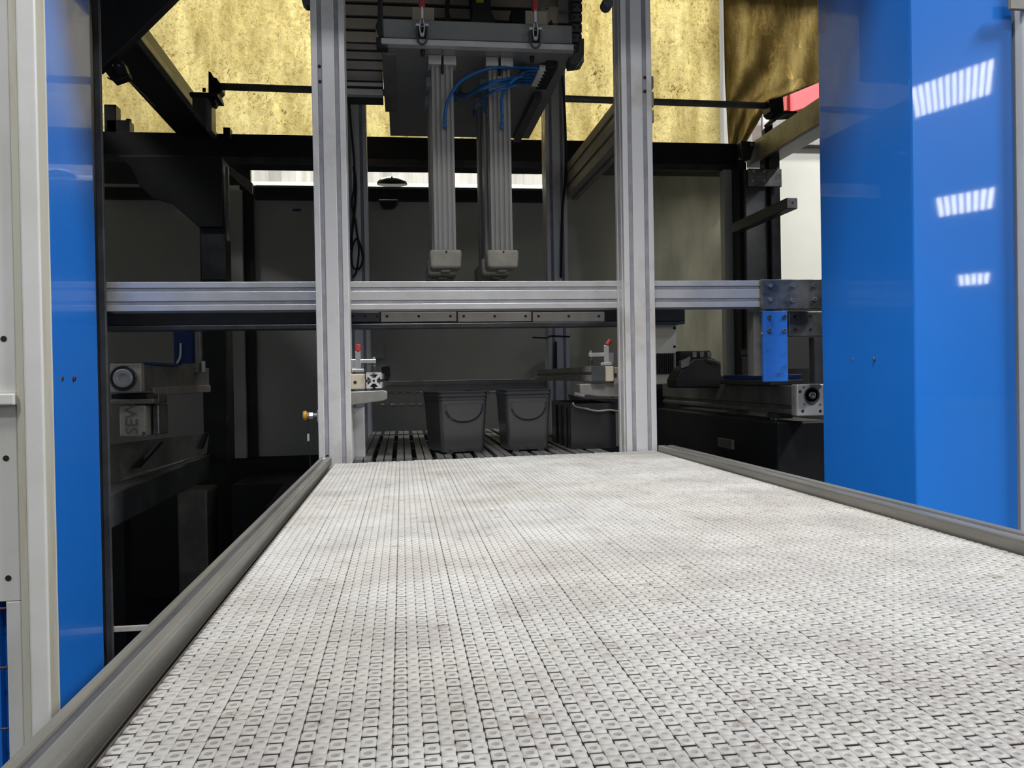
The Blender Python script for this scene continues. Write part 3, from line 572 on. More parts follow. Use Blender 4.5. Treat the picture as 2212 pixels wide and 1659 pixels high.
# columns
rows_y = (2.20, 2.36, 2.52)
colx = ((P(958, 300, 2.20).x, 0), (P(1081, 300, 2.20).x, 1))
zc0 = P(960, 541, 2.20).z
for cxx, k in colx:
    for i, y in enumerate(rows_y):
        w = 0.056
        bm = B(); slotted(bm, cxx-w/2, cxx+w/2, y, y+w*1.05, zc0, zp-0.024, 'z', su=(0.16, 0.38, 0.62, 0.84), sv=(0.2, 0.5, 0.8), g=0.0026, d=0.006)
        c = obj('column', bm, 'alu_column', head)
        bm = B(); bx(bm, cxx-0.036, cxx-0.003, y-0.012, y+0.03, zp-0.024, zp-0.0005); bx(bm, cxx+0.003, cxx+0.036, y-0.012, y+0.03, zp-0.024, zp-0.0005); obj('top_bracket', bm, 'alu', c, 0.001)
        bm = B(); cyl(bm, (cxx, y-0.004, zp-0.045), 'z', 0.004, 0.03, 10); obj('stud', bm, 'rubber', c)
        bw = 0.0425; zb0 = zc0-0.048
        bm = B(); hexa(bm, [(cxx-bw*0.93, y-0.012, zb0), (cxx+bw*0.93, y-0.012, zb0), (cxx+bw*0.93, y+0.072, zb0), (cxx-bw*0.93, y+0.072, zb0)], [(cxx-bw, y-0.018, zc0), (cxx+bw, y-0.018, zc0), (cxx+bw, y+0.078, zc0), (cxx-bw, y+0.078, zc0)])
        o = obj('gripper_pad', bm, 'block', c, 0.008, seg=4)
        hole(c, (cxx+0.001, y-0.0181, zc0-0.006), 0.0026)
        bm = B(); bx(bm, cxx-0.012, cxx+0.012, y+0.0, y+0.05, zb0-0.008, zb0-0.0005); obj('pad_boss', bm, 'block', c, 0.003)
# manifold and blue tubes
man = thing('tube_manifold', 'black air manifold with pale push-in fittings under the head plate, feeding the blue tubes', 'manifold', (0.5, 2.4, zp))
mq = [onz(1178, 152, zp-0.02), onz(1160, 188, zp-0.02)]
bm = B()
dv = (mq[1]-mq[0]).normalized(); nv = Vector((dv.y, -dv.x, 0)); nv = nv if nv.x > 0 else -nv
a, b = mq[0]-dv*0.02, mq[1]+dv*0.02
hexa(bm, [a, b, b+nv*0.03, a+nv*0.03], [p+Vector((0, 0, 0.0195)) for p in (a, b, b+nv*0.03, a+nv*0.03)]); obj('body', bm, 'rubber', man, 0.002)
hs = []
for i in range(6):
    p = mq[0].lerp(mq[1], (i+0.2)/5.4) + Vector((0, 0, 0.008)); hs.append(p-nv*0.016)
    bm = B(); tube(bm, [p-nv*0.016, p+nv*0.004], 0.0085, 10, 1); obj('fitting', bm, 'cream', man)
ends = [(961, 269, 2.199, (960, 236)), (982, 222, 2.37, (1000, 200)), (984, 216, 2.53, (1012, 196)), (1084, 271, 2.199, (1082, 225)), (1062, 276, 2.36, (1050, 238)), (1024, 250, 2.5, (1040, 210))]
mids = [((1060, 148), (1000, 172), (970, 212)), ((1090, 178), (1040, 192), (1002, 210)), ((1100, 170), (1050, 180), (1010, 204)), ((1120, 166), (1096, 186), (1084, 214)), ((1100, 180), (1052, 205), (1044, 232)), ((1104, 186), (1060, 200), (1034, 222))]
names = ['top blue air tube arching to the front left gripper column', 'blue air tube ending behind the front left gripper column, lower of the pair', 'blue air tube ending behind the front left gripper column, upper of the pair',
         'blue air tube dropping onto the face of the front right gripper column', 'blue air tube curling behind the front right gripper column', 'lowest blue air tube sagging between the two rows of columns']
for i in range(6):
    ex, ey, eY, _ = ends[i]; h = hs[i]
    E_ = P(ex, ey, eY-0.006)
    pts = [h-nv*0.0006, h-nv*0.03]
    for j, (mx, my) in enumerate(mids[i]):
        f = (j+1)/4; pts.append(P(mx, my, (2.225 if i == 4 else 2.172) if j < 2 else (min(2.18, eY-0.02) if i in (0, 3) else (2.215+eY)/2)))
    pts += [E_+Vector((0, -0.014, 0.02)), E_]
    bm = B(); tube(bm, pts, 0.0042, 8, 6)
    tag(obj('air_tube', bm, 'tube', smooth=True), names[i], 'air tube', 'blue air tubes')
    if i in (0, 3):
        bm = B(); cyl(bm, E_+Vector((0, 0.004, -0.004)), 'y', 0.006, -0.012, 12); obj('tube_fitting', bm, 'tube', head)
# latch clamps on the head front
for px, lab in ((912, 'bright latch clamp with red grip on left of the gripper head front'), (1157, 'bright latch clamp with red grip on right of the gripper head front')):
    dy = 0 if px < 1000 else 8
    t = thing('latch_clamp', lab, 'clamp', P(px, 60+dy, YH0-0.03), 'latch clamps')
    Yk = YH0-0.035
    bm = B(); pb(bm, px-22, 15+dy, px+26, 50+dy, YH0+0.02, 0.01); obj('back_plate', bm, 'ivory', t, 0.002)
    bm = B(); pb(bm, px-8, -70+dy, px+6, 14+dy, Yk-0.012, 0.016); obj('grip', bm, 'red', t, 0.005, seg=3)
    bm = B(); pb(bm, px-3, 12+dy, px+3, 40+dy, Yk-0.008, 0.008); obj('lever', bm, 'chrome', t, 0.001)
    for s in (-1, 1):
        bm = B(); tube(bm, [P(px+s*2, 36+dy, Yk), P(px+s*4, 48+dy, Yk), P(px+s*5, 60+dy, Yk), P(px+s*3, 76+dy, Yk)], 0.0022, 6); obj('link', bm, 'chrome', t)
        bm = B(); pb(bm, px+s*10-4, 50+dy, px+s*10+4, 56+dy, Yk-0.004, 0.02); obj('pivot_nut', bm, 'chrome', t, 0.001)
    bm = B(); tube(bm, [P(px-10, 56+dy, Yk+0.004), P(px-10, 84+dy, Yk+0.004), P(px-6, 93+dy, Yk+0.004), P(px, 96+dy, Yk+0.004), P(px+6, 93+dy, Yk+0.004), P(px+10, 84+dy, Yk+0.004), P(px+10, 56+dy, Yk+0.004)], 0.0028, 6); obj('hook', bm, 'steel_dark', t)
    bm = B(); pb(bm, px-12, 52+dy, px+12, 92+dy, YH0-0.016, 0.005); obj('base', bm, 'rubber', t, 0.001)
    bm = B(); tube(bm, [P(px-19, 57+dy, Yk+0.008), P(px+19, 57+dy, Yk+0.008)], 0.002, 6); obj('cross_pin', bm, 'chrome', t)
    bm = B(); pb(bm, px-4, 70+dy, px+4, 78+dy, Yk-0.006, 0.008); obj('end_nut', bm, 'bolt', t, 0.001)
# parts on the gantry above the head
t = thing('valve_unit', 'black valve unit with a yellow sleeve in front of the gantry ribs', 'valve', P(1040, 40, 2.36))
bm = B(); prism(bm, [(1012, -60), (1062, -60), (1060, 20), (1072, 50), (1014, 50), (1020, 30)], 2.34, 0.06); obj('body', bm, 'rubber', t, 0.003)
bm = B(); pb(bm, 1028, -30, 1045, 5, 2.33, 0.02); obj('sleeve', bm, 'yellow', t, 0.003)
t = thing('black_connector', 'small black connector left of the valve unit on the gantry', 'connector', P(966, 40, 2.4))
bm = B(); prism(bm, [(962, 0), (972, 0), (970, 24), (976, 46), (958, 46), (964, 24)], 2.39, 0.04); obj('plug', bm, 'rubber', t, 0.002)
bm = B(); tube(bm, [P(968, 2, 2.40), P(966, -40, 2.40)], 0.005, 8); obj('lead', bm, 'rubber', t)
t = thing('relay_box', 'small black box beside the right latch clamp', 'box', P(1120, 50, 2.36))
bm = B(); pb(bm, 1105, 20, 1142, 56, 2.36, 0.05); obj('case', bm, 'rubber', t, 0.003)
t = thing('ivory_terminal', 'ivory terminal plate with two notches right of the right latch clamp', 'terminal plate', P(1187, 50, 2.33))
bm = B(); prism(bm, [(1165, 14), (1176, 14), (1178, 20), (1184, 20), (1187, 14), (1207, 14), (1207, 50), (1194, 50), (1192, 44), (1188, 44), (1186, 49), (1165, 49)], 2.33, 0.015); obj('plate', bm, 'ivory', t, 0.001)
bm = B(); lathe(bm, P(1173, 47, 2.325), 'y', [(0.006, 0), (0.006, 0.01)], 10); obj('red_button', bm, 'red', t)
bm = B(); prism(bm, [(815, -60), (826, -60), (827, 45), (829, 78), (818, 80), (811, 60), (813, 48), (816, 44)], 2.13, 0.03)
tag(obj('support_strap', bm, 'steel_black', bevel=0.003), 'black strap running up from the left corner of the gripper head', 'strap')
t = thing('cable_chain', 'dark cable carrier chain hanging at the right edge of the gripper head', 'cable chain', P(1250, 100, 2.3))
for i in range(9):
    y0 = -60+i*22; px = 1246 - max(0, i-3)*0.2
    bm = B(); pb(bm, px-10, y0, px+12, y0+19, 2.28, 0.06); o = obj('link', bm, 'steel_dark', t, 0.003)
    for s in (-5, 8): hole(o, P(px+s, y0+9, 2.2798), 0.004)
bm = B(); pb(bm, 1242, 118, 1262, 134, 2.28, 0.06); obj('end_clamp', bm, 'alu_dull', t, 0.003)
bm = B(); pb(bm, 1205, -60, 1232, 22, 2.42, 0.02); tag(obj('ribbed_cover', bm, 'alu_dull', bevel=0.002), 'pale slanted cover strip at the top beside the cable chain', 'cover')
bm = B(); lathe(bm, P(1314, 4, 1.95), 'y', [(0.012, 0), (0.0135, 0.006), (0.0135, 0.03)], 20)
tag(obj('round_knob', bm, 'steel_dark', smooth=False), 'dark round knob at the top left of the right front post', 'knob')
t = thing('post_clip', 'small dark clip at the top left of the left front post', 'clip', P(664, 5, YP))
bm = B(); prism(bm, [(650, -40), (676, -40), (676, 12), (660, 12), (652, 4)], YP+0.02, 0.03); obj('clip', bm, 'steel_dark', t, 0.002)
# ------------------------------------------------------------------ below the cross rail
YM = 2.25
zq_t = P(800, 664, YM).z
t = thing('guide_beam', 'dark steel guide beam with bolted strips running below the aluminium cross rail', 'beam', (0, YM, 1.1))
za_ = (P(500, 674, YM).z+P(1200, 672, YM).z)/2; zb2 = (P(500, 700, YM).z + P(1200, 698, YM).z)/2
bm = B(); bx(bm, P(228, 690, YM).x, P(1480, 690, YM).x, YM, YM+0.06, zb2, za_+0.02); obj('bar', bm, 'steel_black', t, 0.002)
bm = B(); bx(bm, P(228, 705, YM).x, P(1346, 705, YM).x, YM-0.014, YM+0.05, zb2-0.013, zb2-0.0005); obj('lower_lip', bm, 'steel_dark', t, 0.002)
for a, b in ((757, 820), (823, 986), (989, 1148), (1151, 1306)):
    bm = B(); pb(bm, a, 674, b, 695, YM-0.006, 0.0065); s = obj('guide_strip', bm, 'alu_dull' if a > 800 else 'steel_dark', t, 0.001)
    for f in (0.08, 0.5, 0.92): hole(s, P(a+(b-a)*f, 683, YM-0.006), 0.0038)
# slatted bed
ZBED = BELT_Z-0.004
t = thing('slat_bed', 'bed of narrow grey steel slats with dark gaps behind the belt end', 'slat bed', (0.2, 2.3, ZBED))
bm = B(); x = -0.112; i = 0
while x < 0.51:
    bx(bm, x, x+0.0165, 2.0, 3.05, ZBED-0.012, ZBED); x += 0.0195 if i % 2 == 0 else 0.0285; i += 1
obj('slats', bm, 'slat', t)
for y in (2.12, 2.4, 2.7, 3.0):
    bm = B(); bx(bm, -0.113, 0.525, y, y+0.03, ZBED-0.05, ZBED-0.0125); obj('cross_bar', bm, 'steel_black', t)
for x in (-0.113, 0.495):
    for y in (2.15, 2.98):
        bm = B(); bx(bm, x, x+0.03, y, y+0.03, 0, ZBED-0.051); obj('leg', bm, 'steel_black', t)
# black bins
def bin_(cx, cy, rot, w, dp, h, label):
    t = thing('black_bin', label, 'bin', (cx, cy, ZBED), 'black plastic bins'); t.rotation_euler.z = 0
    R = Matrix.Rotation(rot, 4, 'Z'); T = Matrix.Translation((cx, cy, ZBED+0.0005)) @ R
    def rr(hw, hd, z, r=0.012, n=4):
        o = []
        for sx, sy, a0 in ((1, 1, 0), (-1, 1, PI/2), (-1, -1, PI), (1, -1, 1.5*PI)):
            for k in range(n+1):
                a = a0+k*PI/2/n; o.append(Vector((sx*(hw-r)+r*math.cos(a), sy*(hd-r)+r*math.sin(a), z)))
        return o
    bm = B(); k = 0.86; hw, hd = w/2, dp/2
    rings = [rr(hw*k, hd*k, 0.004), rr(hw*(k+0.02), hd*(k+0.02), 0.012), rr(hw*0.985, hd*0.985, h*0.86), rr(hw*1.0, hd*1.0, h*0.865), rr(hw*1.0, hd*1.0, h*0.93)]
    rings += [rr(hw*1.045, hd*1.045, h*0.93), rr(hw*1.045, hd*1.045, h*0.945), rr(hw*1.01, hd*1.01, h*0.95), rr(hw*1.01, hd*1.01, h*0.99), rr(hw*1.05, hd*1.05, h*0.99), rr(hw*1.05, hd*1.05, h), rr(hw*0.95, hd*0.95, h), rr(hw*0.82, hd*0.82, 0.012)]
    vs = [[bm.verts.new(T @ p) for p in q] for q in rings]
    n = len(vs[0])
    for a, b in zip(vs, vs[1:]):
        for i in range(n):
            j = (i+1) % n; bm.faces.new((a[i], a[j], b[j], b[i]))
    bm.faces.new(vs[0][::-1]); bm.faces.new(vs[-1])
    obj('body', bm, 'black_bin', t)
    # scooped front: U shaped raised panel below the rim
    bm = B(); pts = []
    def face(u, v):                                  # u -1..1, v 0..1 up the front wall
        s = k+0.02+(0.965-k)*v; return Vector((u*hw*s, -hd*s-0.0008, 0.012+(h*0.86-0.012)*v))
    N = 14; loop = [(-0.84+1.68*i/N, 0.93) for i in range(N+1)] + [(0.84*math.cos(PI*i/N)*(1 if True else 1), 0.93-0.40*math.sin(PI*i/N)**0.7) for i in range(1, N)]
    fa = [face(u, v) for u, v in loop]; c0 = sum(fa, Vector())/len(fa)
    va = [bm.verts.new(T @ p) for p in fa]; vb_ = [bm.verts.new(T @ (c0+(p-c0)*0.86+Vector((0, -0.004, 0)))) for p in fa]
    L = len(va)
    for i in range(L):
        j = (i+1) % L; bm.faces.new((va[i], va[j], vb_[j], vb_[i]))
    bm.faces.new(vb_); bm.faces.new(va[::-1])
    obj('hand_grip', bm, 'black_bin', t)
    for s in (-1, 1):
        bm = B()
        for q in (0,):
            a = [T @ Vector((s*hw*0.55-0.008, -hd*k-0.002, 0)), T @ Vector((s*hw*0.55+0.008, -hd*k-0.002, 0)), T @ Vector((s*hw*0.55+0.008, hd*k, 0)), T @ Vector((s*hw*0.55-0.008, hd*k, 0))]
            hexa(bm, a, [p+Vector((0, 0, 0.0038)) for p in a])
        obj('foot', bm, 'rubber', t)
    return t
q = onz(992, 982, ZBED); w = 0.127
bin_(P(985, 900, 2.13).x-0.001, 2.155, math.radians(13), w, 0.16, P(990, 846, 2.1).z-ZBED, 'left black bin standing turned on the slat bed behind the belt end')
bin_(P(1134, 900, 2.13).x-0.001, 2.16, math.radians(3), 0.118, 0.15, P(1134, 841, 2.1).z-ZBED, 'black bin in the middle between the left bin and the black crate')
# black crate with loose film
t = thing('black_crate', 'tall black crate with a wavy film edge beside the right front post', 'crate', (0.5, 2.15, ZBED), 'black plastic bins')
x0, x1, z0, z1 = wb_(1235, 869, 1420, 990, 2.10)
bm = B(); bx(bm, x0, x0+0.118, 2.11, 2.115, ZBED, z1-0.002); bx(bm, x0, x0+0.003, 2.1155, 2.38, ZBED, z1); bx(bm, x0+0.115, x0+0.118, 2.1155, 2.38, ZBED, z1); bx(bm, x0, x0+0.118, 2.3805, 2.385, ZBED, z1); bx(bm, x0+0.003, x0+0.115, 2.1155, 2.38, ZBED, ZBED+0.003)
obj('body', bm, 'black', t, 0.001)
bm = B(); pts = [(1237, 870), (1243, 878), (1262, 882), (1290, 888), (1320, 886), (1345, 892)]
tube(bm, [P(x, y, 2.106) for x, y in pts], 0.003, 6); obj('film_edge', bm, 'steel_mid', t, smooth=True)
for i in range(3):
    xx = x0-0.004; yy = 2.16+i*0.07; bm = B(); bx(bm, xx, xx+0.0035, yy, yy+0.02, ZBED, z1-0.01); obj('side_rib', bm, 'black', t, 0.001)
# rear cross profile, chains
YK = 3.0
t = thing('rear_profile', 'slotted dark aluminium profile lying low between the two rear posts', 'beam', P(1000, 845, YK))
bm = B(); slotted(bm, YK, YK+0.03, P(1000, 844, YK).z, P(1000, 821, YK).z, P(800, 833, YK).x, P(1180, 833, YK).x, 'x', sv=(0.5,), g=0.004, d=0.005); obj('extrusion', bm, 'alu_dull', t, 0.001)
def chain(px0, px1, py, Y, label):
    t = thing('link_chain', label, 'chain', P((px0+px1)/2, py, Y), 'drive chains')
    a, b = P(px0, py, Y), P(px1, py-1, Y); n = int((b.x-a.x)/0.016)
    for i in range(min(n, 60)):
        c = a.lerp(b, (i+0.5)/n); bm = B(); s = 0.0072
        if i % 2: tube(bm, [c+Vector((-s, 0, -0.004)), c+Vector((s, 0, -0.004)), c+Vector((s, 0, 0.004)), c+Vector((-s, 0, 0.004)), c+Vector((-s, 0, -0.004))], 0.0015, 5, 1)
        else: bx(bm, c.x-s*1.2, c.x+s*1.2, c.y-0.003, c.y+0.003, c.z-0.0025, c.z+0.0025)
        obj('chain_link', bm, 'steel_worn', t)
chain(838, 1085, 849, 3.05, 'upper thin steel chain below the low rear profile')
chain(815, 915, 876, 3.05, 'lower thin steel chain left of the left black bin')
# left end profile, bracket and toggle clamp
YE2 = YP+0.01
x0, x1, z0, z1 = wb_(791, 804, 824, 841, YE2)
def cross_profile(bm, cx, cz, h, y0, y1):
    # square section with four T shaped channels and a centre bore suggested by the ring of corner lobes
    g, lip, d, wd = h*0.20, h*0.16, h*0.62, h*0.56
    q = []
    for k in range(4):
        pts = [(-h, -h), (-g, -h), (-g, -h+lip), (-wd, -h+lip), (-g*0.9, -h+d), (g*0.9, -h+d), (wd, -h+lip), (g, -h+lip), (g, -h)]
        ca, sa = round(math.cos(k*PI/2)), round(math.sin(k*PI/2))
        q += [(x*ca - z*sa, x*sa + z*ca) for x, z in pts]
    hexa(bm, [(cx+x, y0, cz+z) for x, z in q], [(cx+x, y1, cz+z) for x, z in q])
t = thing('guide_profile', 'square aluminium profile showing its slotted end left of the bins', 'beam', ((x0+x1)/2, YE2, z0), 'side guide profiles')
cx, cz, hh = (x0+x1)/2, (z0+z1)/2, (x1-x0)/2
bm = B(); cross_profile(bm, cx, cz, hh, YE2, YR+0.04); obj('extrusion', bm, 'alu', t)
hole(t, (cx, YE2-0.0003, cz), 0.0028, name='centre_bore')
bm = B(); bx(bm, cx-hh, cx+hh, YE2+0.003, YE2+0.05, cz+hh+0.0001, cz+hh+0.0022); obj('top_strip', bm, 'alu_dull', t)
t = thing('profile_bracket', 'tapered cast bracket carrying the slotted guide profile at the left post', 'bracket', P(790, 880, YE2))
bm = B(); prism(bm, [(757, 846), (828, 843), (836, 846), (836, 862), (828, 866), (757, 876)], YE2, 0.06); obj('arm', bm, 'steel_mid', t, 0.002)
x0b, x1b, z0b, z1b = wb_(757, 808, 789, 841, YE2+0.005); bm = B(); bx(bm, x0b, x1b, YE2+0.005, YE2+0.06, z0b, z1b); obj('spacer', bm, 'ivory', t, 0.002)
hole(t, P(767, 826, YE2+0.005), 0.004)
bm = B(); pb(bm, 757, 880, 788, 1000, YE2+0.09, 0.03); obj('foot', bm, 'alu', t, 0.002)
def toggle(label, base, grip, arm_dir, s, Y):
    """upright toggle clamp: base (px,py) bottom centre, arm_dir +1 right"""
    bxp, byp = base
    t = thing('toggle_clamp', label, 'clamp', P(bxp, byp, Y), 'toggle clamps')
    def q(dx, dy): return (bxp+arm_dir*dx, byp+dy)
    def bar(name, x0, y0, x1, y1, d, m, dep=0.012, bev=0.001):
        a, b = sorted((bxp+arm_dir*x0, bxp+arm_dir*x1)); bm = B(); pb(bm, a, byp+y0, b, byp+y1, Y+d, dep); return obj(name, bm, m, t, bev)
    bar('base', -12, -6, 14, 0, 0.0, 'chrome', 0.03)
    bar('side_plate', -14, -27, 2, -6, 0.012, 'chrome', 0.004)
    bar('lever', -4, -44, 7, -4, 0.002, 'chrome', 0.007)
    bar('arm', 6, -27, 40, -19, 0.006, 'chrome', 0.010)
    bm = B(); a = P(*q(36, -32), Y+0.011); cyl(bm, (a.x, a.y, P(*q(36, -32), Y+0.011).z), 'z', 0.0035, -0.022, 10); obj('spindle', bm, 'bolt', t)
    bm = B(); a = P(*q(36, -16), Y+0.011); lathe(bm, a, 'z', [(0.003, 0.003), (0.0045, 0), (0.003, -0.003), (0.0058, -0.006), (0.0062, -0.017)], 12); obj('tip', bm, 'rubber', t)
    gx, gy = grip; bm = B(); a = P(bxp+1*arm_dir, byp-44, Y+0.006); b = P(gx, gy, Y+0.006)
    tube(bm, [a, a.lerp(b, 0.3), a.lerp(b, 0.7), b], 0.0062, 12, 3); obj('grip', bm, 'red', t, smooth=True)
    bm = B(); bolt(t, P(bxp-2, byp-12, Y+0.012), 0.003, 0.003)
    return t
toggle('toggle clamp with upright red grip beside the left front post', (772, 803), (774, 744), 1, 1, YE2+0.012)
# right side counterpart
YE3 = YP+0.10
x0, x1, z0, z1 = wb_(1277, 791, 1306, 823, YE3)
t = thing('guide_profile', 'square dark aluminium profile running back right of the bins', 'beam', ((x0+x1)/2, YE3, z0), 'side guide profiles')
bm = B(); slotted(bm, x0, x1, z0, z1, YE3, YR+0.04, 'y', su=(0.5,), sv=(0.5,), g=0.004, d=0.006); obj('extrusion', bm, 'alu_dull', t, 0.001)
bm = B(); bx(bm, x0, x1, YE3-0.004, YE3-0.0002, z0, z1); obj('end_cap', bm, 'steel_dark', t, 0.001)
t = thing('profile_bracket', 'cast grey bracket block under the guide profile at the right post', 'bracket', P(1300, 850, YE3))
bm = B(); pb(bm, 1308, 791, 1326, 824, YE3, 0.05); obj('spacer', bm, 'ivory', t, 0.002)
bm = B(); prism(bm, [(1252, 830), (1336, 826), (1336, 858), (1290, 856), (1254, 852)], YE3+0.012, 0.05); obj('arm', bm, 'steel_mid', t, 0.002)
bm = B(); pb(bm, 1327, 793, 1337, 860, YE3+0.02, 0.04); obj('foot', bm, 'alu_dull', t, 0.002)
bolt(t, P(1329, 809, YE3+0.02), 0.004, 0.004, m='rust')
bm = B(); tube(bm, [P(1262, 855, YE3+0.0), P(1240, 851, YE3+0.0)], 0.006, 10); obj('pin', bm, 'steel_worn', t)
bm = B(); prism(bm, [(1232, 852), (1262, 860), (1335, 862), (1335, 885), (1258, 885), (1235, 865)], 2.40, 0.04); obj('lower_plate', bm, 'steel_dark', t, 0.002)
bm = B(); pb(bm, 1258, 866, 1263, 876, 2.394, 0.005); obj('pale_sticker', bm, 'white', t)
toggle('toggle clamp with tilted red grip beside the right front post', (1312, 789), (1318, 734), -1, 1, YE3+0.012)
# indicator on the left post
t = thing('indicator_lamp', 'amber tipped sensor fitting screwed to the left side of the left front post', 'sensor', P(680, 898, YP+0.03))
Yi = YP+0.03
for nm, px0, px1, r, m in (('lens', 655, 663, 0.0115, 'orange'), ('collar', 663, 667, 0.008, 'ivory'), ('hex_nut', 667, 676, 0.0085, 'chrome'), ('body', 674, 687, 0.0065, 'steel_mid')):
    a, b = P(px0, 898, Yi), P(px1, 898, Yi); bm = B(); lathe(bm, (a.x, Yi, a.z), 'x', [(r*0.85, 0), (r, 0.002), (r, b.x-a.x)], 6 if nm == 'hex_nut' else 16); obj(nm, bm, m, t)
bm = B(); pb(bm, 685, 886, 688.5, 912, Yi-0.012, 0.024); obj('mount', bm, 'alu', t, 0.001)
bm = B(); tube(bm, [P(664, 905, Yi), P(665, 925, Yi), P(667, 960, Yi), P(671, 1010, Yi)], 0.0012, 6); s = obj('lead', bm, 'rubber', t)
bm = B(); pb(bm, 664, 937, 668, 953, Yi-0.001, 0.002); obj('tag', bm, 'white', s)
# cables on the rear posts
bm = B(); tube(bm, [P(752, 200, YR-0.02), P(757, 260, YR-0.02), P(764, 340, YR-0.02), P(765, 400, YR-0.02), P(760, 440, YR-0.02), P(768, 480, YR-0.02), P(772, 512, YR-0.02), P(780, 535, YR-0.02), P(784, 560, YR-0.02), P(776, 580, YR-0.02), P(763, 578, YR-0.03), P(758, 555, YR-0.03), P(762, 530, YR-0.03), P(772, 515, YR-0.03), P(775, 545, YR-0.03), P(770, 585, YR-0.02), P(762, 600, YR-0.02)], 0.0038, 6)
tag(obj('coiled_cable', bm, 'rubber'), 'black cable hanging in a loop on the left rear post', 'cable')
bm = B(); tube(bm, [P(764, 360, YR-0.012), P(768, 400, YR-0.012), P(766, 450, YR-0.012), P(760, 500, YR-0.012), P(758, 540, YR-0.012)], 0.005, 6)
tag(obj('hanging_cable', bm, 'rubber'), 'thicker black cable beside the looped cable on the left rear post', 'cable')
bm = B(); tube(bm, [P(1204, 150, YR-0.1), P(1214, 165, YR-0.1), P(1218, 210, YR-0.05), P(1222, 300, YR-0.012), P(1222, 380, YR-0.012), P(1217, 430, YR-0.012), P(1214, 480, YR-0.012), P(1212, 600, YR-0.012)], 0.0045, 6)
tag(obj('drop_cable', bm, 'rubber'), 'black cable running down the right rear post', 'cable')
bm = B(); tube(bm, [P(1150, 729, YR-0.006), P(1180, 730, YR-0.006), P(1190, 726, YR-0.006), P(1226, 727, YR-0.006), P(1230, 728, YR-0.006)], 0.0028, 6)
tag(obj('cable_tie', bm, 'rubber'), 'black tie strapped round the right rear post below the cross rail', 'cable tie')
bm = B(); prism(bm, [(1199, 738), (1203, 738), (1204, 806), (1196, 806)], YR-0.02, 0.015); tag(obj('slot_strip', bm, 'rubber'), 'black strip low in the groove of the right rear post', 'strip')
# lamps by the rear wall
t = thing('dome_lamp', 'dark oval dome on the white ledge behind the left column row', 'lamp', P(847, 398, YW+0.1))
bm = B()
a = P(847, 398, YW+0.06); R_ = (P(884, 398, YW).x-P(816, 398, YW).x)/2
rings = [[bm.verts.new((a.x+R_*math.cos(th)*math.cos(2*PI*i/24), a.y+0.06*math.cos(th)*math.sin(2*PI*i/24), a.z+0.035*math.sin(th))) for i in range(24)] for th in (0, 0.35, 0.7, 1.05, 1.4)]
for r0, r1 in zip(rings, rings[1:]):
    for i in range(24): bm.faces.new((r0[i], r0[(i+1) % 24], r1[(i+1) % 24], r1[i]))
bm.faces.new(rings[-1]); bm.faces.new(rings[0][::-1]); obj('shade', bm, 'steel_dark', t, smooth=True)
bm = B(); bx(bm, a.x-0.004, a.x+0.004, a.y-0.062, a.y-0.045, a.z+0.002, a.z+0.022); obj('rib', bm, 'steel_mid', t)
t = thing('wall_camera', 'small black camera box under the ledge on the rear panel', 'camera', P(838, 440, YW-0.06))
bm = B(); prism(bm, [(818, 431), (860, 431), (856, 441), (848, 447), (826, 447)], YW-0.09, 0.063); obj('case', bm, 'rubber', t, 0.004)
bm = B(); tube(bm, [P(818, 433, YW-0.02), P(806, 434, YW-0.02), P(802, 424, YW-0.02), P(792, 420, YW-0.02)], 0.003, 6); obj('lead', bm, 'rubber', t)
bm = B(); pb(bm, 632, 451, 650, 456, YW-0.003, 0.0025); tag(obj('green_sticker', bm, 'navy'), 'tiny dark sticker on the rear panel left of the left front post', 'sticker')
bm = B(); pb(bm, 805, 738, 829, 775, YW-0.02, 0.019); tag(obj('junction_box', bm, 'wall', bevel=0.002), 'small flat grey box on the rear wall behind the left toggle clamp', 'box')
bm = B(); prism(bm, [(824, 793), (842, 791), (843, 812), (838, 824), (826, 820)], 2.35, 0.04); tag(obj('proximity_sensor', bm, 'rubber', bevel=0.003), 'black sensor block on the guide profile behind the left toggle clamp', 'sensor')

# ------------------------------------------------------------------ left interior
YV = 3.25
t = thing('support_column', 'black steel column with wide gusset below the left overhead beam', 'column', P(460, 600, YV))
bm = B(); pb(bm, 434, 340, 488, 1000, YV, 0.12); obj('tube', bm, 'steel_black', t, 0.005)
bm = B(); prism(bm, [(255, 337), (480, 337), (480, 490), (428, 490), (372, 440), (330, 428), (300, 400), (284, 362)], YV-0.02, 0.015); obj('gusset', bm, 'steel_black', t, 0.003)
bm = B(); pb(bm, 435, 505, 487, 604, YV-0.008, 0.007); obj('wear_plate', bm, 'steel_dark', t, 0.002)
bm = B(); pb(bm, 488, 360, 494, 520, YV+0.0, 0.02); obj('edge_strip', bm, 'steel_mid', t)
bm = B(); prism(bm, [(485, 352), (545, 395), (545, 420), (490, 372)], YB-0.2, 0.02); tag(obj('corner_brace', bm, 'steel_mid', bevel=0.002), 'short grey diagonal brace below the rear beam at left', 'brace')
bm = B(); pb(bm, 497, 410, 527, 990, YW-0.06, 0.05); struct('trim_7', bm, 'wall')
bm = B(); pb(bm, 220, 405, 480, 428, YW-0.05, 0.045); struct('trim_8', bm, 'steel_black')
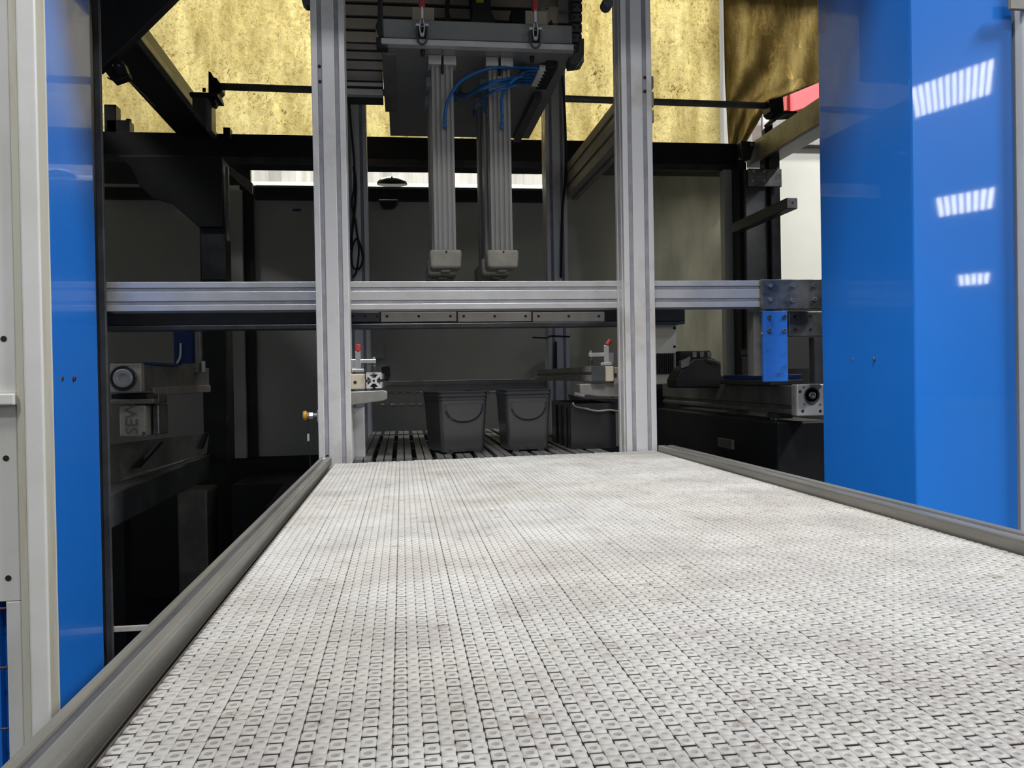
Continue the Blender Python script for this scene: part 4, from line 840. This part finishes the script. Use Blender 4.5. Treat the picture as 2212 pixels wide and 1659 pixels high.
# left linear axis
YL0 = 2.32
t = thing('linear_axis', 'aluminium linear axis with round bearing end at left behind the blue column', 'actuator', P(290, 850, YL0))
x0, x1, z0, z1 = wb_(237, 785, 305, 848, YL0)
bm = B(); bx(bm, x0, x1, YL0, YL0+0.03, z0, z1); obj('end_block', bm, 'cast_grey', t, 0.003)
c = P(267, 817, YL0); hr = (x1-x0)/2
bm = B(); lathe(bm, (c.x, YL0, c.z), 'y', [(hr*0.86, 0.0), (hr*0.86, 0.004), (hr*0.80, 0.005), (hr*0.78, 0.002)], 28, -1); obj('bearing_ring', bm, 'steel_dark', t)
bm = B(); lathe(bm, (c.x, YL0, c.z), 'y', [(hr*0.62, 0.002), (hr*0.62, 0.009), (hr*0.56, 0.011), (hr*0.34, 0.011), (hr*0.32, 0.007), (hr*0.1, 0.007)], 28, -1); obj('hub', bm, 'alu', t)
bm = B(); bx(bm, x0+0.003, x1-0.003, YL0+0.031, 3.12, z0+0.004, z1-0.004); obj('body', bm, 'steel_mid', t, 0.002)
bm = B(); bx(bm, x1-0.003, x1+0.006, YL0+0.10, 3.1, z0-0.012, z0+0.012); obj('lower_flange', bm, 'alu_dull', t, 0.002)
bm = B(); bx(bm, x0-0.02, x1+0.004, YL0+0.10, 2.7, z1-0.003, z1+0.004); obj('cover_band', bm, 'navy', t)
t = thing('axis_slide', 'pale slide block with upright dark blue plate riding on the left linear axis', 'slide', P(400, 790, 2.85))
bm = B(); pb(bm, 375, 712, 420, 790, 2.95, 0.02); obj('blue_plate', bm, 'navy', t, 0.002)
bm = B(); pb(bm, 421, 714, 433, 800, 2.93, 0.03); obj('side_strip', bm, 'steel_mid', t, 0.002)
bm = B(); pb(bm, 392, 785, 428, 806, 2.9, 0.06); obj('block', bm, 'steel_mid', t, 0.002)
bm = B(); pb(bm, 435, 780, 441, 804, 2.92, 0.02); obj('stop', bm, 'cream', t, 0.001)
bm = B(); tube(bm, [P(390, 741, 2.94), P(389, 770, 2.94), P(382, 785, 2.94)], 0.004, 6); obj('hose', bm, 'cream', t)
# gear motor with raised maker letters
YMo = 2.34
t = thing('gear_motor', 'grey geared motor with raised vertical letters below the left linear axis', 'motor', P(300, 945, YMo))
x0, x1, z0, z1 = wb_(257, 875, 316, 944, YMo)
bm = B(); bx(bm, x0, x1, YMo, YMo+0.10, z0, z1); obj('gear_case', bm, 'cast_grey', t, 0.006, seg=3)
bm = B(); pb(bm, 238, 862, 332, 873, YMo-0.012, 0.10); obj('flange', bm, 'steel_mid', t, 0.003)
bm = B(); pb(bm, 316, 852, 344, 872, YMo+0.02, 0.08); obj('mount_lug', bm, 'steel_worn', t, 0.003)
bm = B(); pb(bm, 330, 874, 344, 940, YMo+0.03, 0.09); obj('motor_body', bm, 'steel_worn', t, 0.004)
bm = B(); pb(bm, 240, 850, 318, 861, YMo+0.01, 0.09); obj('adapter', bm, 'steel_black', t, 0.002)
bolt(t, P(311, 936, YMo), 0.005, 0.005, m='bolt')
cu = bpy.data.curves.new('letters', 'FONT'); cu.body = 'SEW'; cu.size = 0.044; cu.extrude = 0.0012; cu.align_x = 'LEFT'
lo = bpy.data.objects.new('letters', cu); C.objects.link(lo)
dg = bpy.context.evaluated_depsgraph_get(); lm = bpy.data.meshes.new_from_object(lo.evaluated_get(dg)); bpy.data.objects.remove(lo)
lm.transform(Matrix.Rotation(PI/2, 4, 'X')); lm.transform(Matrix.Rotation(-PI/2, 4, 'Y'))
q = P(297, 938, YMo); lm.transform(Matrix.Translation((q.x, YMo-0.0012, q.z)))
lm.materials.append(M['steel_mid']); lo = bpy.data.objects.new('raised_letters', lm); C.objects.link(lo); lo.parent = t; lo.matrix_parent_inverse = Matrix.Translation(-t.location)
# hopper, frame beam, table leg, dark cabinet
t = thing('chip_tray', 'dark sloping sheet metal tray below the geared motor', 'tray', P(340, 1030, 2.5))
bm = B()
a = [P(238, 960, 2.35), P(330, 950, 2.7), P(450, 935, 3.0), P(445, 975, 3.0), P(290, 1035, 2.5), P(238, 1040, 2.35)]
hexa(bm, a, [p+Vector((0, 0.01, -0.008)) for p in a]); obj('floor_sheet', bm, 'steel_mid', t)
bm = B(); a = [P(285, 1010, 2.45), P(340, 955, 2.5), P(347, 955, 2.5), P(296, 1012, 2.45)]; hexa(bm, a, [p+Vector((0.004, 0.02, 0)) for p in a]); obj('rib', bm, 'steel_black', t)
bm = B(); a = [P(425, 968, 2.9), P(440, 935, 2.9), P(446, 935, 2.9), P(434, 970, 2.9)]; hexa(bm, a, [p+Vector((0.004, 0.02, 0)) for p in a]); obj('rib', bm, 'steel_black', t)
t = thing('frame_beam', 'heavy grey steel frame beam running back low at the left', 'beam', P(240, 1100, 2.2))
zt_ = P(240, 1060, 2.2).z; xr2 = P(240, 1060, 2.2).x+0.02
bm = B(); bx(bm, xr2-0.30, xr2, 2.15, 3.2, zt_-0.085, zt_); obj('box_section', bm, 'steel_dark', t, 0.004)
for y in (2.3, 3.05):
    bm = B(); bx(bm, xr2-0.30, xr2-0.26, y, y+0.08, 0, zt_-0.0855); obj('leg', bm, 'steel_black', t)
t = thing('machine_foot', 'squat grey cabinet foot standing on the dark floor at left', 'cabinet', P(418, 1210, 3.55))
zf = P(418, 1060, 3.55).z; x0, x1, _, _ = wb_(383, 1060, 449, 1200, 3.55)
bm = B(); bx(bm, x0, x1, 3.55, 3.75, 0.0, zf); obj('body', bm, 'steel_mid', t, 0.01)
t = thing('dark_cabinet', 'black machine cabinet low behind the left conveyor rail', 'cabinet', P(560, 1050, 3.4))
x0, x1, _, z1 = wb_(500, 1045, 690, 1200, 3.5)
bm = B(); bx(bm, x0, x1, 3.5, 3.95, 0.0, z1); obj('body', bm, 'steel_black', t, 0.006)
bm = B(); prism(bm, [(575, 1092), (612, 1045), (650, 1042), (690, 1042), (690, 1090), (575, 1110)], 3.47, 0.028); obj('cover', bm, 'steel_dark', t, 0.003)

# ------------------------------------------------------------------ right interior
YR0 = 2.12
t = thing('linear_axis', 'aluminium linear axis with square bearing end at right beside the blue column', 'actuator', P(1740, 900, YR0))
x0, x1, z0, z1 = wb_(1722, 830, 1778, 899, YR0); s = x1-x0; x1 = x0+0.078
bm = B(); bx(bm, x0, x1, YR0, YR0+0.035, z0, z1); o = obj('end_block', bm, 'alu', t, 0.003)
c = P(1753, 854, YR0)
bm = B(); lathe(bm, (c.x, YR0, c.z), 'y', [(0.0225, 0.0), (0.0225, 0.003), (0.019, 0.003), (0.017, -0.001)], 28, -1); obj('bearing_ring', bm, 'steel_worn', t)
bm = B(); lathe(bm, (c.x, YR0, c.z), 'y', [(0.0095, 0.0), (0.0095, 0.006), (0.007, 0.007), (0.004, 0.007), (0.003, 0.004)], 20, -1); obj('hub', bm, 'bolt', t)
for x, y in ((1728, 846), (1734, 888), (1772, 888)): hole(t, P(x, y, YR0), 0.004)
for x, y in ((1736, 836), (1772, 836), (1737, 872), (1772, 873)): bolt(t, P(x, y, YR0), 0.0026, 0.002)
bm = B(); slotted(bm, x0+0.004, x1-0.004, z0+0.003, z1-0.004, YR0+0.036, 3.3, 'y', su=(0.5,), sv=(0.24,), g=0.006, d=0.008); obj('body', bm, 'steel_mid', t, 0.002)
for yy in (2.25, 2.55):
    bm = B(); bx(bm, x0-0.004, x0+0.05, yy, yy+0.05, z0-0.012, z0+0.002); k = obj('mount_clamp', bm, 'steel_dark', t)
    for dy in (0.012, 0.038): bolt(k, (x0+0.004, yy+dy, z0-0.012), 0.004, 0.005, 'z', -1)
t = thing('axis_carriage', 'dark blue carriage plate on the right linear axis below the blue bracket', 'carriage', P(1640, 830, 2.3))
bm = B(); bx(bm, x0-0.02, x1+0.0, 2.24, 2.62, z1-0.003, z1+0.012); obj('lower_plate', bm, 'steel_dark', t, 0.002)
bm = B(); bx(bm, x0-0.015, x1-0.0, 2.25, 2.6, z1+0.0125, z1+0.027); obj('blue_plate', bm, 'navy', t, 0.002)
bm = B(); lathe(bm, (x0-0.002, 2.36, z1+0.0272), 'z', [(0.012, 0), (0.012, 0.012), (0.007, 0.014)], 14); obj('screw', bm, 'steel_worn', t)
t = thing('black_gearbox', 'black gearbox with cable plugs sitting on the right linear axis', 'gearbox', P(1510, 835, 2.6))
bm = B(); prism(bm, [(1462, 838), (1460, 822), (1470, 800), (1500, 775), (1535, 772), (1558, 782), (1558, 812), (1572, 815), (1588, 832), (1588, 838)], 2.68, 0.10); obj('body', bm, 'steel_black', t, 0.006)
bm = B(); pb(bm, 1469, 758, 1536, 800, 2.74, 0.05); obj('bracket', bm, 'rubber', t, 0.004)
for x in (1500, 1516, 1532):
    bm = B(); pb(bm, x-4, 760, x+5, 772, 2.70, 0.012); obj('plug', bm, 'steel_worn', t, 0.001)
bm = B(); tube(bm, [P(1528, 776, 2.67), P(1545, 780, 2.66), P(1556, 786, 2.67)], 0.003, 6); obj('hose', bm, 'steel_mid', t)
bm = B(); prism(bm, [(1471, 780), (1492, 770), (1488, 790), (1472, 796)], 2.675, 0.02); obj('label', bm, 'steel_mid', t)
t = thing('tensioner', 'black belt tensioner post behind the blue bracket at right', 'tensioner', P(1610, 820, 2.7))
bm = B(); pb(bm, 1602, 770, 1620, 824, 2.66, 0.04); obj('stem', bm, 'steel_black', t, 0.004)
a = P(1600, 765, 2.68); bm = B(); tube(bm, [P(1596, 764, 2.68), P(1630, 764, 2.68)], 0.0155, 14); obj('roller', bm, 'rubber', t)
t = thing('vented_cabinet', 'small cream cabinet with dark ribbed vent behind the right front post', 'cabinet', P(1440, 820, 3.2))
bm = B(); pb(bm, 1412, 700, 1462, 830, 3.35, 0.15); obj('case', bm, 'wall_white', t, 0.003)
x0_, x1_, z0_, z1_ = wb_(1412, 700, 1462, 830, 3.35); bm = B(); bx(bm, x0_, x1_, 3.36, 3.49, 0, z0_-0.0005); obj('pedestal', bm, 'steel_black', t)
bm = B(); pb(bm, 1420, 763, 1458, 808, 3.34, 0.0095)
obj('vent', bm, 'steel_dark', t)
for i in range(9):
    bm = B(); pb(bm, 1421+i*4, 764, 1422.8+i*4, 807, 3.334, 0.0055); obj('vent_rib', bm, 'rubber', t)
bm = B(); pb(bm, 1405, 672, 1480, 700, 3.3, 0.2); obj('lid', bm, 'navy', t, 0.003)
for y in (709, 749): hole(t, P(1457, y, 3.35), 0.006)
t = thing('right_machine_base', 'black machine base below the right linear axis', 'machine base', P(1600, 1000, 2.4))
bm = B(); bx(bm, x0-0.02, x1+0.06, 2.2, 3.3, 0, z0-0.018); obj('body', bm, 'steel_black', t, 0.006)
bm = B(); bx(bm, x0-0.03, x0-0.0205, 2.5, 2.62, z0-0.12, z0-0.09); obj('handle', bm, 'steel_mid', t, 0.002)
bm = B(); bx(bm, x0, x0+0.02, 2.3, 3.2, z0-0.0178, z0-0.0125); obj('riser', bm, 'steel_black', t)
# hall lamps seen mirrored in the right blue column: slotted strips high behind the viewer
def lamp(pa, pb2, H, label, strength, wd_, nseg):
    ends_ = []
    for px, py in (pa, pb2):
        d = ray(px, py); k = 1.62/d.y; hit = CAM+d*k; r2 = Vector((d.x, -d.y, d.z)); ends_.append(hit + r2*((H-hit.z)/r2.z))
    a, b = ends_; u = (b-a).normalized(); L = (b-a).length
    t = thing('strip_lamp', label, 'lamp', (a+b)/2, 'hall strip lamps'); n = Vector((-u.y, u.x, 0))
    w = wd_; N = nseg; n = Vector((((a+b)/2).x, ((a+b)/2).y-3.2, 0)).normalized()
    for i in range(N):
        c = a + u*L*(i+0.5)/N; h = u*(L/N*0.30); v = n*w/2
        bm = B(); hexa(bm, [c-h-v, c+h-v, c+h+v, c-h+v], [p+Vector((0, 0, 0.04)) for p in (c-h-v, c+h-v, c+h+v, c-h+v)]); obj('light_segment', bm, 'lamp%d' % strength, t)
for st in (55, 60, 64): M['lamp%d' % st] = mat('lit_strip_%d' % st, (0.9, 0.9, 0.9), emit=((1.0, 0.97, 0.93), st))
lamp((1972, 228), (2145, 170), 4.2, 'nearest hall strip lamp mirrored high in the right blue column', 55, 1.15, 12)
lamp((2024, 452), (2148, 430), 4.2, 'middle hall strip lamp mirrored in the right blue column', 60, 2.0, 8)
lamp((2070, 608), (2138, 602), 4.2, 'farthest hall strip lamp mirrored low in the right blue column', 64, 3.8, 5)
